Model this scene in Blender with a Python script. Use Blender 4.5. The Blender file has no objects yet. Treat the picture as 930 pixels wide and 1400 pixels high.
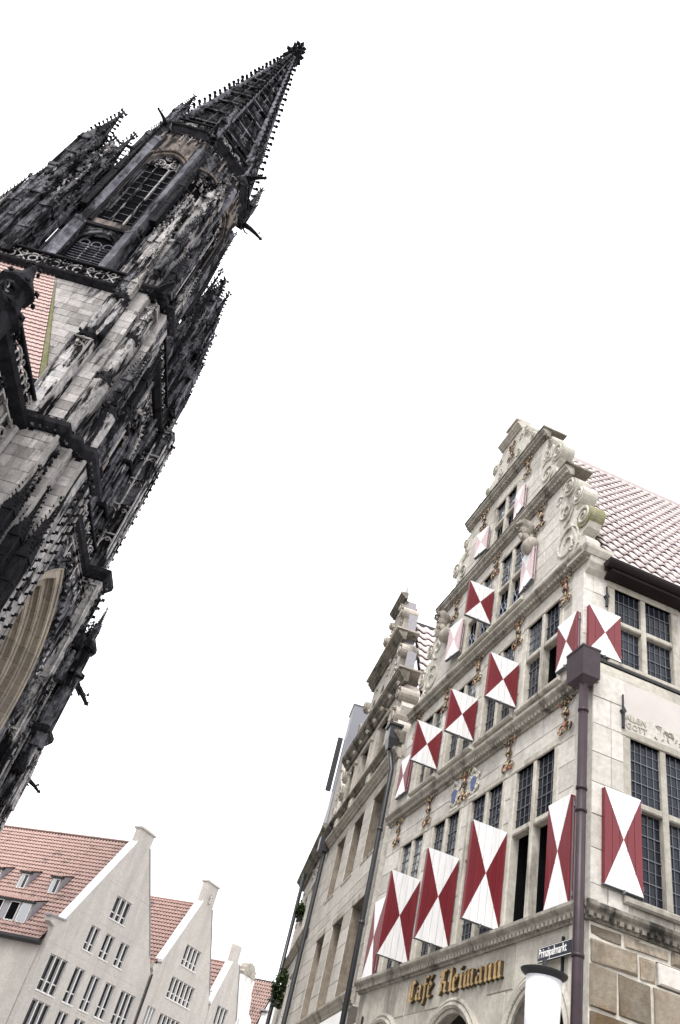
import bpy, bmesh, math, random
from mathutils import Vector, Matrix
random.seed(7)
S = bpy.context.scene
COL = S.collection
R = math.radians
# ------------------------------------------------------------------ camera
FPX = 1067.62
VP, LP = (830-465, -465-700), (-15-465, 1528-700)
def _n(v): return Vector(v).normalized()
up_c = _n((VP[0], VP[1], FPX)); Lc = Vector((LP[0], LP[1], FPX))
y_c = (Lc - up_c*Lc.dot(up_c)).normalized(); x_c = y_c.cross(up_c)
ROW = (x_c, y_c, up_c)
def c2w(v): return Vector([r.dot(v) for r in ROW])
right, upv, back = c2w(Vector((1,0,0))), c2w(Vector((0,-1,0))), c2w(Vector((0,0,-1)))
cam_d = bpy.data.cameras.new('camera'); cam = bpy.data.objects.new('camera', cam_d); COL.objects.link(cam)
cam_d.sensor_fit = 'VERTICAL'; cam_d.sensor_height = 36; cam_d.lens = FPX/1400*36
cam_d.clip_end = 3000
mw = Matrix.Identity(4)
for i in range(3):
    mw[i][0], mw[i][1], mw[i][2] = right[i], upv[i], back[i]
mw[2][3] = 1.6
cam.matrix_world = mw
S.camera = cam
# ------------------------------------------------------------------ sky, sun, exposure
SUN_EL, SUN_AZ = 52, 215            # azimuth in degrees from north (+Y) clockwise: from behind the camera, to its left
W = bpy.data.worlds.new('World'); S.world = W; W.use_nodes = True
wn = W.node_tree.nodes; wl = W.node_tree.links
bg = wn['Background']
sky = wn.new('ShaderNodeTexSky'); sky.sky_type = 'NISHITA'; sky.sun_disc = False
sky.sun_elevation = R(SUN_EL); sky.sun_rotation = R(SUN_AZ); sky.dust_density = 6; sky.air_density = 1.0
hs = wn.new('ShaderNodeHueSaturation'); hs.inputs['Saturation'].default_value = .12
cloud = wn.new('ShaderNodeMixRGB'); cloud.inputs[0].default_value = .8
cloud.inputs[2].default_value = (10.2, 10.3, 10.6, 1)      # the even cloud deck over the clear sky
wl.new(sky.outputs[0], hs.inputs['Color']); wl.new(hs.outputs[0], cloud.inputs[1])
wl.new(cloud.outputs[0], bg.inputs['Color']); bg.inputs['Strength'].default_value = .12
sd = bpy.data.lights.new('sun', 'SUN'); sun = bpy.data.objects.new('sun', sd); COL.objects.link(sun)
sd.energy = 1.4; sd.angle = R(14); sd.color = (1, .97, .93)
sdir = Vector((math.sin(R(SUN_AZ))*math.cos(R(SUN_EL)), math.cos(R(SUN_AZ))*math.cos(R(SUN_EL)), math.sin(R(SUN_EL))))
sun.rotation_euler = sdir.to_track_quat('Z', 'Y').to_euler(); sun.location = (0, 0, 120)
S.view_settings.view_transform = 'Standard'; S.view_settings.look = 'None'
S.view_settings.gamma = 1; S.view_settings.exposure = 1.06
# ------------------------------------------------------------------ materials
def newmat(name):
    m = bpy.data.materials.new(name); m.use_nodes = True
    nt = m.node_tree; b = nt.nodes['Principled BSDF']
    return m, nt, b
def noise(nt, vec, scale, detail=5, rough=.6):
    n = nt.nodes.new('ShaderNodeTexNoise'); n.inputs['Scale'].default_value = scale
    n.inputs['Detail'].default_value = detail; n.inputs['Roughness'].default_value = rough
    nt.links.new(vec, n.inputs['Vector']); return n.outputs['Fac']
def ramp(nt, fac, p0, p1, c0=(0,0,0,1), c1=(1,1,1,1)):
    r = nt.nodes.new('ShaderNodeValToRGB'); e = r.color_ramp.elements
    e[0].position, e[1].position = p0, p1; e[0].color, e[1].color = c0, c1
    nt.links.new(fac, r.inputs[0]); return r.outputs[0]
def mix(nt, fac, a, b, mode='MIX'):
    n = nt.nodes.new('ShaderNodeMixRGB'); n.blend_type = mode
    for i, v in ((0, fac), (1, a), (2, b)):
        if hasattr(v, 'default_value') or hasattr(v, 'is_linked'): nt.links.new(v, n.inputs[i])
        elif isinstance(v, (int, float)): n.inputs[i].default_value = v
        else: n.inputs[i].default_value = (*v[:3], 1)
    return n.outputs[0]
def coords(nt, scale=(1,1,1), world=True):
    if world:
        g = nt.nodes.new('ShaderNodeNewGeometry'); src = g.outputs['Position']
    else:
        g = nt.nodes.new('ShaderNodeTexCoord'); src = g.outputs['Object']
    mp = nt.nodes.new('ShaderNodeMapping'); mp.inputs['Scale'].default_value = scale
    nt.links.new(src, mp.inputs['Vector']); return mp.outputs[0]
def bump(nt, b, h, strength=.3, dist=.02):
    n = nt.nodes.new('ShaderNodeBump'); n.inputs['Strength'].default_value = strength
    n.inputs['Distance'].default_value = dist; nt.links.new(h, n.inputs['Height'])
    nt.links.new(n.outputs[0], b.inputs['Normal'])
def stone(name, c1, c2, soot=(.03,.03,.03), s0=.62, s1=.72, rnd=.25, sc=.9, rough=.9, streak=.25, bmp=.35, joints=None, hot=None):
    m, nt, b = newmat(name)
    v = coords(nt); vs = coords(nt, (1, 1, streak))
    col = mix(nt, ramp(nt, noise(nt, v, sc*1.7), .35, .68), c1, c2)
    if hot:      # warm brown stones among grey ones
        col = mix(nt, ramp(nt, noise(nt, v, .7, 2), .52, .62), col, hot)
    oi = nt.nodes.new('ShaderNodeObjectInfo')
    lo = 1-rnd; hi = 1+rnd*.6
    col = mix(nt, 1.0, col, ramp(nt, oi.outputs['Random'], 0, 1, (lo,lo,lo*.98,1), (hi,hi,hi,1)), 'MULTIPLY')
    col = mix(nt, ramp(nt, noise(nt, v, 9, 3), .2, .8, (.84,.84,.84,1), (1.08,1.08,1.08,1)), (0,0,0), col, 'MIX') if False else mix(nt, .6, col, ramp(nt, noise(nt, v, 11, 4), .25, .75, (.55,.55,.55,1), (1.15,1.15,1.15,1)), 'MULTIPLY')
    if soot:
        f1 = ramp(nt, noise(nt, vs, sc*1.1, 8, .68), s0, s1)
        col = mix(nt, f1, col, soot)
    if joints:
        sep = nt.nodes.new('ShaderNodeSeparateXYZ'); tc = nt.nodes.new('ShaderNodeTexCoord')
        nt.links.new(tc.outputs['Object'], sep.inputs[0])
        ad = nt.nodes.new('ShaderNodeMath'); nt.links.new(sep.outputs[0], ad.inputs[0]); nt.links.new(sep.outputs[1], ad.inputs[1])
        cb = nt.nodes.new('ShaderNodeCombineXYZ'); nt.links.new(ad.outputs[0], cb.inputs[0]); nt.links.new(sep.outputs[2], cb.inputs[1])
        br = nt.nodes.new('ShaderNodeTexBrick'); nt.links.new(cb.outputs[0], br.inputs['Vector'])
        br.inputs['Scale'].default_value = 1; br.inputs['Mortar Size'].default_value = .012
        br.inputs['Brick Width'].default_value = joints[0]; br.inputs['Row Height'].default_value = joints[1]
        br.inputs['Color1'].default_value = (.72,.72,.74,1); br.inputs['Color2'].default_value = (1.2,1.18,1.15,1); br.inputs['Mortar'].default_value = (.4,.4,.4,1)
        col = mix(nt, .75, col, br.outputs['Color'], 'MULTIPLY')
    nt.links.new(col, b.inputs['Base Color'])
    b.inputs['Roughness'].default_value = rough; b.inputs['Specular IOR Level'].default_value = .06
    bump(nt, b, noise(nt, v, 14, 6, .7), bmp, .02)
    return m
def plain(name, c, rough=.6, metal=0, spec=.5, var=.15, sc=6, coat=0):
    m, nt, b = newmat(name)
    v = coords(nt)
    col = mix(nt, ramp(nt, noise(nt, v, sc), .3, .7), [x*(1-var) for x in c], [min(1, x*(1+var)) for x in c])
    nt.links.new(col, b.inputs['Base Color'])
    b.inputs['Roughness'].default_value = rough; b.inputs['Metallic'].default_value = metal
    b.inputs['Specular IOR Level'].default_value = spec; b.inputs['Coat Weight'].default_value = coat
    return m
M = {}
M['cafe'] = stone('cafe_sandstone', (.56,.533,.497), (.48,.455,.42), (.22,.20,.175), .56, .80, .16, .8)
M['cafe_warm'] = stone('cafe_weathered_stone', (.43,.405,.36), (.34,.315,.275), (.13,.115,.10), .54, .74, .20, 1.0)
M['trim'] = stone('cafe_carved_trim', (.50,.47,.42), (.39,.36,.315), (.08,.072,.062), .54, .72, .1, 1.6)
M['cornice_mid'] = stone('cafe_moulded_cornice', (.36,.335,.295), (.25,.23,.20), (.05,.045,.04), .50, .68, .1, 1.4)
M['scroll'] = stone('gable_carving', (.56,.535,.485), (.48,.455,.41), (.16,.15,.13), .56, .74, .1, 1.2)
M['moss'] = stone('mossy_stone', (.30,.27,.20), (.17,.19,.07), (.08,.07,.05), .6, .75, .1, 2)
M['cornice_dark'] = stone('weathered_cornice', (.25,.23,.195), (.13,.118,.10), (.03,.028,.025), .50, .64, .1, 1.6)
M['rubble'] = stone('brown_rubble_stone', (.25,.205,.155), (.31,.27,.22), (.09,.075,.06), .54, .72, .42, 1.8, hot=(.20,.135,.085), bmp=1.0)
M['mortar'] = plain('pale_mortar', (.46,.43,.38), .95, var=.2, sc=9)
M['plaster'] = plain('pinkish_plaster', (.44,.405,.385), .95, var=.06, sc=2)
M['red'] = plain('dark_red_paint', (.26,.03,.035), .45, var=.12)
M['white'] = plain('white_paint', (.78,.77,.75), .5, var=.05)
def gilt():
    m, nt, b = newmat('worn_gilt_iron'); v = coords(nt)
    col = mix(nt, ramp(nt, noise(nt, v, 11, 3), .49, .58), (.030,.019,.015), (.50,.37,.21))
    col = mix(nt, ramp(nt, noise(nt, v, 7, 2), .58, .64), col, (.28,.09,.05))
    nt.links.new(col, b.inputs['Base Color']); b.inputs['Roughness'].default_value = .5; return m
M['gold'] = gilt()
M['goldface'] = plain('gold_leaf_letters', (.40,.27,.12), .42, .2, var=.25, sc=10)
M['iron'] = plain('black_iron', (.018,.018,.02), .5, .3)
M['lead'] = plain('lead_cames', (.12,.125,.14), .6, .1)
M['copper'] = plain('brown_copper_pipe', (.032,.020,.025), .42, .1, spec=.3, var=.2)
M['darkwood'] = plain('dark_brown_soffit', (.014,.009,.009), .6, spec=.2)
M['blackpipe'] = plain('black_painted_pipe', (.03,.03,.033), .38, .2)
M['zinc'] = plain('grey_zinc_cladding', (.16,.16,.185), .5, .15, var=.08, sc=1)
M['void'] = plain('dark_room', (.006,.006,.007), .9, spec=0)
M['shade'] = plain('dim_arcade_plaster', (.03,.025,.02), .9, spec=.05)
M['render'] = stone('smooth_grey_render', (.56,.52,.485), (.50,.465,.435), (.36,.335,.31), .47, .74, .04, .9, streak=.12, bmp=.12)
M['render_white'] = plain('white_render', (.74,.72,.70), .9, var=.05, sc=1)
M['coping'] = plain('pale_sheet_coping', (.78,.78,.79), .5, .0, var=.04)
M['frame'] = plain('white_window_frame', (.66,.64,.62), .55, var=.04)
M['slate'] = plain('grey_slate_cladding', (.24,.23,.25), .7, var=.2, sc=20)
M['b2'] = stone('house_sandstone', (.53,.50,.46), (.45,.42,.38), (.19,.175,.155), .58, .78, .16, .9)
M['b2trim'] = stone('house_carved_trim', (.46,.42,.37), (.34,.31,.27), (.07,.065,.06), .52, .68, .1, 1.4)
def glass_mat(name, c, rough=.08, spec=.5):
    m, nt, b = newmat(name)
    oi = nt.nodes.new('ShaderNodeObjectInfo')
    col = mix(nt, oi.outputs['Random'], [x*.5 for x in c], [x*1.5 for x in c])
    nt.links.new(col, b.inputs['Base Color']); b.inputs['Roughness'].default_value = rough
    b.inputs['Specular IOR Level'].default_value = spec
    bump(nt, b, noise(nt, coords(nt), 5, 2), .5, .02)
    return m
M['glass'] = glass_mat('leaded_window_glass', (.014,.017,.024), .10, .22)
M['glass_clear'] = glass_mat('window_glass', (.02,.02,.022), .06, .3)
M['glass_bright'] = glass_mat('sky_reflecting_glass', (.06,.068,.08), .05, .5); M['glass_bright'].node_tree.nodes['Principled BSDF'].inputs['IOR'].default_value = 2.8
# shutter paint: red side quarters, white top and bottom quarters (painted on the boards)
def shutter_mat(name='red_and_white_shutter_paint', red=(.145,.013,.019)):
    m, nt, b = newmat(name)
    uv = nt.nodes.new('ShaderNodeUVMap'); sep = nt.nodes.new('ShaderNodeSeparateXYZ'); nt.links.new(uv.outputs[0], sep.inputs[0])
    def mth(op, a, bb=None):
        n = nt.nodes.new('ShaderNodeMath'); n.operation = op
        for i, x in enumerate((a, bb)):
            if x is None: continue
            if isinstance(x, (int, float)): n.inputs[i].default_value = x
            else: nt.links.new(x, n.inputs[i])
        return n.outputs[0]
    au = mth('ABSOLUTE', mth('SUBTRACT', sep.outputs[0], .5)); av = mth('ABSOLUTE', mth('SUBTRACT', sep.outputs[1], .5))
    f = mth('GREATER_THAN', av, au)
    v = coords(nt, (1,1,.15))
    wear = ramp(nt, noise(nt, v, 16, 5), .3, .75, (.86,.86,.86,1), (1.06,1.06,1.06,1))
    col = mix(nt, f, red, (.74,.735,.735))
    oi = nt.nodes.new('ShaderNodeObjectInfo')
    col = mix(nt, 1, mix(nt, 1, col, wear, 'MULTIPLY'), ramp(nt, oi.outputs['Random'], 0, 1, (.92,.92,.92,1), (1.03,1.03,1.03,1)), 'MULTIPLY')
    nt.links.new(col, b.inputs['Base Color']); b.inputs['Roughness'].default_value = .42
    b.inputs['Specular IOR Level'].default_value = .4
    return m
M['shutter'] = shutter_mat(); M['shutter_sky_sheen'] = shutter_mat('sky_sheen_shutter_paint', (.56,.42,.43))  # second paint: sky sheen on the flat upper shutters put into a paler red
def tile_mat(name, c1, c2, dark, rnd=.25):
    m, nt, b = newmat(name)
    v = coords(nt)
    col = mix(nt, ramp(nt, noise(nt, v, 3.5, 4), .35, .65), c1, c2)
    col = mix(nt, ramp(nt, noise(nt, v, 1.1, 6, .7), .55, .68), col, dark)
    oi = nt.nodes.new('ShaderNodeObjectInfo')
    col = mix(nt, 1, col, ramp(nt, oi.outputs['Random'], 0, 1, (1-rnd,)*3+(1,), (1+rnd*.5,)*3+(1,)), 'MULTIPLY')
    nt.links.new(col, b.inputs['Base Color']); b.inputs['Roughness'].default_value = .55
    b.inputs['Specular IOR Level'].default_value = .35
    bump(nt, b, noise(nt, v, 30, 3), .15, .01)
    return m
M['tile'] = tile_mat('pink_pantile', (.58,.51,.50), (.63,.565,.555), (.50,.43,.415), .12)
M['redtile'] = tile_mat('red_roof_tile', (.32,.205,.175), (.375,.25,.22), (.16,.115,.10))
M['pinktile'] = tile_mat('pink_church_tile', (.36,.245,.225), (.41,.29,.265), (.27,.17,.155))
# the soot-blackened church stone
M['soot'] = stone('sooty_church_stone', (.205,.203,.225), (.062,.061,.071), (.006,.006,.007), .44, .54, .34, 2.0, streak=.22, joints=(.9,.42), bmp=.6)
M['black'] = stone('black_church_stone', (.024,.023,.027), (.011,.011,.013), (.004,.004,.005), .5, .66, .3, 1.2, streak=.5, bmp=.6)
M['mixed'] = stone('patchy_church_stone', (.45,.43,.425), (.29,.28,.285), (.008,.008,.010), .47, .54, .34, 1.9, streak=.2, joints=(.9,.42), bmp=.5)
M['pale'] = stone('pale_church_stone', (.38,.36,.35), (.27,.253,.25), (.05,.048,.052), .54, .66, .40, 1.5, streak=.2, bmp=.4)
M['lilac'] = stone('grey_lilac_church_stone', (.20,.20,.23), (.105,.104,.122), (.010,.010,.012), .47, .60, .25, .8, streak=.3, joints=(1.2,.55), bmp=.4)
M['beige'] = stone('beige_portal_stone', (.38,.335,.28), (.29,.25,.21), (.08,.07,.055), .6, .78, .22, .8, joints=(3,.7), bmp=.3)
M['rosy'] = stone('rosy_church_stone', (.27,.225,.205), (.19,.165,.155), (.02,.018,.018), .48, .60, .2, 1, joints=(.6,.3))
# ------------------------------------------------------------------ mesh helpers
class MB:
    def __init__(s): s.v=[]; s.f=[]; s.uv=None
    def add(s, vs, fs, fr=None):
        o=len(s.v)
        if fr: vs=[fr(*p) for p in vs]
        s.v += [tuple(p) for p in vs]; s.f += [tuple(i+o for i in f) for f in fs]; return s
    def box(s, a0,a1,b0,b1,c0,c1, fr=None, ch=0):
        if ch <= 0:
            vs=[(a,b,c) for a in (a0,a1) for b in (b0,b1) for c in (c0,c1)]
            return s.add(vs, [(0,1,3,2),(4,6,7,5),(0,4,5,1),(2,3,7,6),(0,2,6,4),(1,5,7,3)], fr)
        # box with its +b face chamfered all round
        vs=[(a0,b0,c0),(a1,b0,c0),(a1,b0,c1),(a0,b0,c1),(a0,b1-ch,c0),(a1,b1-ch,c0),(a1,b1-ch,c1),(a0,b1-ch,c1),
            (a0+ch,b1,c0+ch),(a1-ch,b1,c0+ch),(a1-ch,b1,c1-ch),(a0+ch,b1,c1-ch)]
        fs=[(0,1,2,3),(8,9,10,11)]
        for i in range(4):
            j=(i+1)%4; fs += [(i,j,j+4,i+4),(i+4,j+4,j+8,i+8)]
        return s.add(vs, fs, fr)
    def prism(s, poly, d0, d1, fr):          # poly in (s,z) extruded along d
        n=len(poly); vs=[(p[0],d0,p[1]) for p in poly]+[(p[0],d1,p[1]) for p in poly]
        return s.add(vs, [tuple(range(n)), tuple(range(n,2*n))]+[(i,(i+1)%n,(i+1)%n+n,i+n) for i in range(n)], fr)
    def sweep(s, prof, s0, s1, fr):          # prof in (d,z) extruded along s
        n=len(prof); vs=[(s0,p[0],p[1]) for p in prof]+[(s1,p[0],p[1]) for p in prof]
        return s.add(vs, [tuple(range(n)), tuple(range(n,2*n))]+[(i,(i+1)%n,(i+1)%n+n,i+n) for i in range(n)], fr)
    def tube(s, pts, r, n=5, closed=False, fr=None, r1=None):
        P=[Vector(fr(*p)) if fr else Vector(p) for p in pts]; m=len(P); vs=[]
        ref=None
        for i in range(m):
            t=(P[(i+1)%m]-P[i-1]) if (closed or 0<i<m-1) else (P[1]-P[0] if i==0 else P[-1]-P[-2])
            if t.length<1e-9: t=Vector((0,0,1))
            t.normalize()
            if ref is None:
                a=Vector((0,0,1)) if abs(t.z)<.9 else Vector((1,0,0)); ref=(a-t*a.dot(t)).normalized()
            else:
                ref=ref-t*ref.dot(t)
                if ref.length<1e-6: ref=t.orthogonal()
                ref.normalize()
            b=t.cross(ref); rr=r if r1 is None else r+(r1-r)*i/(m-1)
            vs += [P[i]+(ref*math.cos(2*math.pi*k/n)+b*math.sin(2*math.pi*k/n))*rr for k in range(n)]
        fs=[]
        for i in range(m if closed else m-1):
            j=(i+1)%m
            fs += [(i*n+k, i*n+(k+1)%n, j*n+(k+1)%n, j*n+k) for k in range(n)]
        if not closed: fs += [tuple(range(n)), tuple(range((m-1)*n, m*n))]
        return s.add(vs, fs)
    def lathe(s, prof, cx, cy, n=8, rot=0, fr=None):      # prof (r,z)
        vs=[(cx+r*math.cos(2*math.pi*k/n+rot), cy+r*math.sin(2*math.pi*k/n+rot), z) for r,z in prof for k in range(n)]
        m=len(prof); fs=[tuple(range(n)), tuple(range((m-1)*n, m*n))]
        for i in range(m-1): fs += [(i*n+k, i*n+(k+1)%n, (i+1)*n+(k+1)%n, (i+1)*n+k) for k in range(n)]
        return s.add(vs, fs, fr)
    def lump(s, c, r, d=(0,0,1), k=1.6):                  # a small pointed leaf knob
        d=Vector(d).normalized(); a=d.orthogonal().normalized(); b=d.cross(a); c=Vector(c)
        vs=[c-d*r*.6]+[c+(a*math.cos(t)+b*math.sin(t))*r for t in (0,1.57,3.14,4.71)]+[c+d*r*k]
        return s.add(vs, [(0,1,2),(0,2,3),(0,3,4),(0,4,1),(5,2,1),(5,3,2),(5,4,3),(5,1,4)])
    def merge(s, o, mat=None):
        vs=[mat@Vector(p) for p in o.v] if mat else o.v
        return s.add(vs, o.f)
    def mesh(s, name, mat, smooth=False):
        me=bpy.data.meshes.new(name); me.from_pydata(s.v, [], s.f)
        bm=bmesh.new(); bm.from_mesh(me); bmesh.ops.recalc_face_normals(bm, faces=bm.faces); bm.to_mesh(me); bm.free()
        if smooth:
            for p in me.polygons: p.use_smooth=True
        me.materials.append(M[mat] if isinstance(mat,str) else mat); return me
    def build(s, name, mat, parent=None, smooth=False, stuff=False):
        if not s.f: return None
        return link(name, s.mesh(name, mat, smooth), parent, stuff=stuff)
def link(name, me, parent=None, loc=None, stuff=False):
    o=bpy.data.objects.new(name, me); COL.objects.link(o); o.parent=parent
    if loc is not None: o.location=loc
    if stuff: o['kind']='stuff'
    return o
def thing(name, label, cat, loc=(0,0,0), rotz=0, group=None):
    o=bpy.data.objects.new(name, None); COL.objects.link(o); o.location=loc; o.rotation_euler=(0,0,rotz)
    o['label']=label; o['category']=cat; o.empty_display_size=.5
    if group: o['group']=group
    return o
def tag(o, label, cat, group=None):
    o['label']=label; o['category']=cat
    if group: o['group']=group
    return o
def frame(o, sdir, n):
    o=Vector(o); sdir=Vector(sdir).normalized(); n=Vector(n).normalized()
    return lambda s,d,z: (o.x+sdir.x*s+n.x*d, o.y+sdir.y*s+n.y*d, o.z+z)
def arc(c, r, a0, a1, n): return [(c[0]+r*math.cos(R(a0+(a1-a0)*i/n)), c[1]+r*math.sin(R(a0+(a1-a0)*i/n))) for i in range(n+1)]
def pointed(c, a, zs, k=1.25, n=6):           # pointed arch of half width a: left spring .. apex .. right spring
    r=a*2*k/1.25*.8 if False else a*k*1.25; cx=r-a
    top=math.degrees(math.acos(cx/r))
    L=[(c+cx+r*math.cos(R(180-top*i/n)), zs+r*math.sin(R(180-top*i/n))) for i in range(n+1)]
    return L+[(2*c-x, z) for x,z in reversed(L[:-1])]
def rects(s0,s1,z0,z1,ops,levels=()):         # split a wall rectangle round its rectangular openings
    zs=sorted({z0,z1,*[max(z0,min(z1,z)) for o in ops for z in o[2:]],*[l for l in levels if z0<l<z1]})
    out=[]
    for a,b in zip(zs,zs[1:]):
        if b-a<1e-4: continue
        cur=s0
        for o in sorted(o for o in ops if o[2]<=a+1e-4 and o[3]>=b-1e-4):
            if o[0]>cur+1e-3: out.append((cur,o[0],a,b))
            cur=max(cur,o[1])
        if cur<s1-1e-3: out.append((cur,s1,a,b))
    return out
def masonry(fr, name, parent, s0,s1,z0,z1, ops, mat, course=.42, blk=(.55,1.1), proud=.012, depth=.12, gap=.008, ch=.008, back=None, thick=.35, jitter=.004, rowdark=None):
    """a wall part with every stone of it a piece of its own"""
    wb=MB()
    for r in rects(s0,s1,z0,z1,ops): wb.box(r[0],r[1],-thick,0,r[2],r[3],fr)
    wall=wb.build(name, back or mat, parent)
    zs=sorted({z0,z1,*[z for o in ops for z in o[2:] if z0<z<z1]}); lev=[]
    for a,b in zip(zs,zs[1:]):
        n=max(1,round((b-a)/course)); lev += [a+(b-a)*i/n for i in range(n)]
    for ri,r in enumerate(rects(s0,s1,z0,z1,ops,lev)):
        w=r[1]-r[0]; cuts=[r[0]]
        first=True
        while r[1]-cuts[-1] > blk[1]:
            l=random.uniform(*blk)
            if first: l*=random.uniform(.5,1); first=False
            if r[1]-cuts[-1]-l < blk[0]*.5: break
            cuts.append(cuts[-1]+l)
        cuts.append(r[1])
        for a,b in zip(cuts,cuts[1:]):
            p=proud+random.uniform(-jitter,jitter); cs,cz=(a+b)/2,(r[2]+r[3])/2
            mb=MB().box(a+gap/2,b-gap/2,-.02,p,r[2]+gap/2,r[3]-gap/2,fr,ch)
            if jitter>.009: mb.v=[tuple(c+random.uniform(-jitter,jitter) for c in q) for q in mb.v]
            mb.build('stone', mat, wall)
    return wall
# ------------------------------------------------------------------ the ground
g=MB(); g.add([(-900,-900,0),(900,-900,0),(900,900,0),(-900,900,0)],[(0,1,2,3)])
M['cobble']=stone('grey_cobbles',(.30,.285,.27),(.22,.21,.20),(.12,.115,.11),.6,.8,.1,3)
go=g.build('ground','cobble'); go['kind']='structure'
rd=MB(); rd.box(-4.5,3.2,-40,52,-.2,.006); ro=rd.build('road','cobble'); ro['kind']='structure'
pv=MB(); pv.box(3.2,6.45,-40,19.6,-.2,.13); po=pv.build('pavement','cobble'); po['kind']='structure'
# ------------------------------------------------------------------ shared builders
_pl={}
def planks(w,h,n=5,th=.092,mat='shutter'):
    key=(round(w,3),round(h,3),n,mat)
    if key in _pl: return _pl[key]
    L=[]
    for i in range(n):
        a,b=w*i/n+.003,w*(i+1)/n-.003; c=.004
        mb=MB(); vs=[]
        prof=[(a,-th/2+c),(a+c,-th/2),(b-c,-th/2),(b,-th/2+c),(b,th/2-c),(b-c,th/2),(a+c,th/2),(a,th/2-c)]
        m=len(prof); mb.v=[(x,y,0) for x,y in prof]+[(x,y,h) for x,y in prof]
        mb.f=[tuple(range(m)),tuple(range(m,2*m))]+[(k,(k+1)%m,(k+1)%m+m,k+m) for k in range(m)]
        me=mb.mesh('plank',mat)
        uvl=me.uv_layers.new(name='UVMap')
        for lp in me.loops:
            co=me.vertices[lp.vertex_index].co; uvl.data[lp.index].uv=(co.x/w,co.z/h)
        L.append(me)
    _pl[key]=L; return L
_sb={}
def shutter(parent, x,y,z,w,h,ang,label=None,n=5,mat='shutter'):
    """a boarded shutter: origin at the hinge, boards run along local +x"""
    key=(round(w,3),round(h,3))
    if key not in _sb:
        mb=MB()
        mb.box(-.012,w+.012,-.036,.036,-.008,.004); mb.box(-.012,.0,-.012,.012,-.008,h*.97)
        for zz in (.12,h-.18): mb.box(-.03,.0,-.012,.012,zz,zz+.03,None); mb.tube([(-.025,0,zz-.02),(-.025,0,zz+.05)],.013,6)
        mb.box(w*.5,w*.53,-.012,.075,-.05,.0)
        _sb[key]=mb.mesh('shutter','lead')
    s=link('shutter',_sb[key],parent,(x,y,z)); s.rotation_euler=(0,0,R(ang))
    for me in planks(w,h,n,mat=mat): link('plank',me,s)
    if label: s['label']=label
    return s
def light_grid(fr,s0,s1,z0,z1,d,nx,nz,r=.0055):
    mb=MB()
    for i in range(1,nx):
        s=s0+(s1-s0)*i/nx; mb.box(s-r*.7,s+r*.7,d-.006,d+.006,z0,z1,fr)
    for j in range(1,nz):
        z=z0+(z1-z0)*j/nz; rr=r*1.3 if j%2==0 else r*.6
        mb.box(s0,s1,d-.004,d+(.009 if j%2==0 else .004),z-rr,z+rr,fr)
    return mb
def cross_window(parent,fr,s0,s1,z0,z1,zt,glass=('glass',)*4,opened=(0,0),grid=(4,6,6),sill=True,mat='trim',jm=.055,deep=.26):
    mb=MB(); c=(s0+s1)/2; mw=.055
    p=.03; deep=.14
    mb.box(s0-.10,s0+jm,-deep,p,z0,z1,fr,.02); mb.box(s1-jm,s1+.10,-deep,p,z0,z1,fr,.02)
    mb.box(s0-.12,s1+.12,-deep,p+.005,z1,z1+.14,fr,.015)
    mb.box(c-mw,c+mw,-deep,p-.008,z0,z1,fr,.02)
    mb.box(s0+jm,c-mw,-deep,p-.012,zt-.055,zt+.055,fr,.02); mb.box(c+mw,s1-jm,-deep,p-.012,zt-.055,zt+.055,fr,.02)
    if sill: mb.box(s0-.14,s1+.14,-deep,p+.06,z0-.12,z0-.003,fr,.03)
    w=mb.build('window',mat,parent)
    lights=[(s0+jm,c-mw,zt+.055,z1),(c+mw,s1-jm,zt+.055,z1),(s0+jm,c-mw,z0,zt-.055),(c+mw,s1-jm,z0,zt-.055)]
    for i,(a,b,e,f) in enumerate(lights):
        nz=grid[1] if i<2 else grid[2]
        if i>=2 and opened[i-2]:
            MB().box(a-.05,b+.05,-.9,-.85,e-.05,f+.05,fr).merge(MB().box(b+.0,b+.06,-.85,-.141,e,f,fr)).merge(MB().box(a,b,-.85,-.141,f,f+.05,fr)).build('room','void',w)
            q=MB(); x0=a+.02 # casement swung inwards
            o=fr(x0,-.2,0); ang=opened[i-2]
            f2=lambda s,d,z,a0=a,an=ang: fr(a0+.03+s*math.cos(R(an)), -.16-s*math.sin(R(an))+d, z)
            wd=b-a-.03
            q.box(0,.035,-.02,.02,e+.02,f-.02,f2); q.box(wd-.035,wd,-.02,.02,e+.02,f-.02,f2); q.box(.035,wd-.035,-.02,.02,e+.02,e+.06,f2); q.box(.035,wd-.035,-.02,.02,f-.06,f-.02,f2)
            q.build('casement','lead',w)
            MB().box(.035,wd-.035,-.004,.004,e+.06,f-.06,f2).build('pane','void',w)
            continue
        d=-.06 if i<2 else -.10; t=random.uniform(-.012,.012)
        q=MB(); q.add([(a,d+t,e),(b,d-t,e),(b,d-t*.5,f),(a,d+t*.5,f),(a,d-.03,e),(b,d-.03,e),(b,d-.03,f),(a,d-.03,f)],[(0,1,2,3),(7,6,5,4),(0,4,5,1),(1,5,6,2),(2,6,7,3),(3,7,4,0)],fr)
        q.build('pane',glass[i%len(glass)],w)
        light_grid(fr,a,b,e,f,d+.014,grid[0],nz).build('lead_grid','lead',w)
    return w
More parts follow.
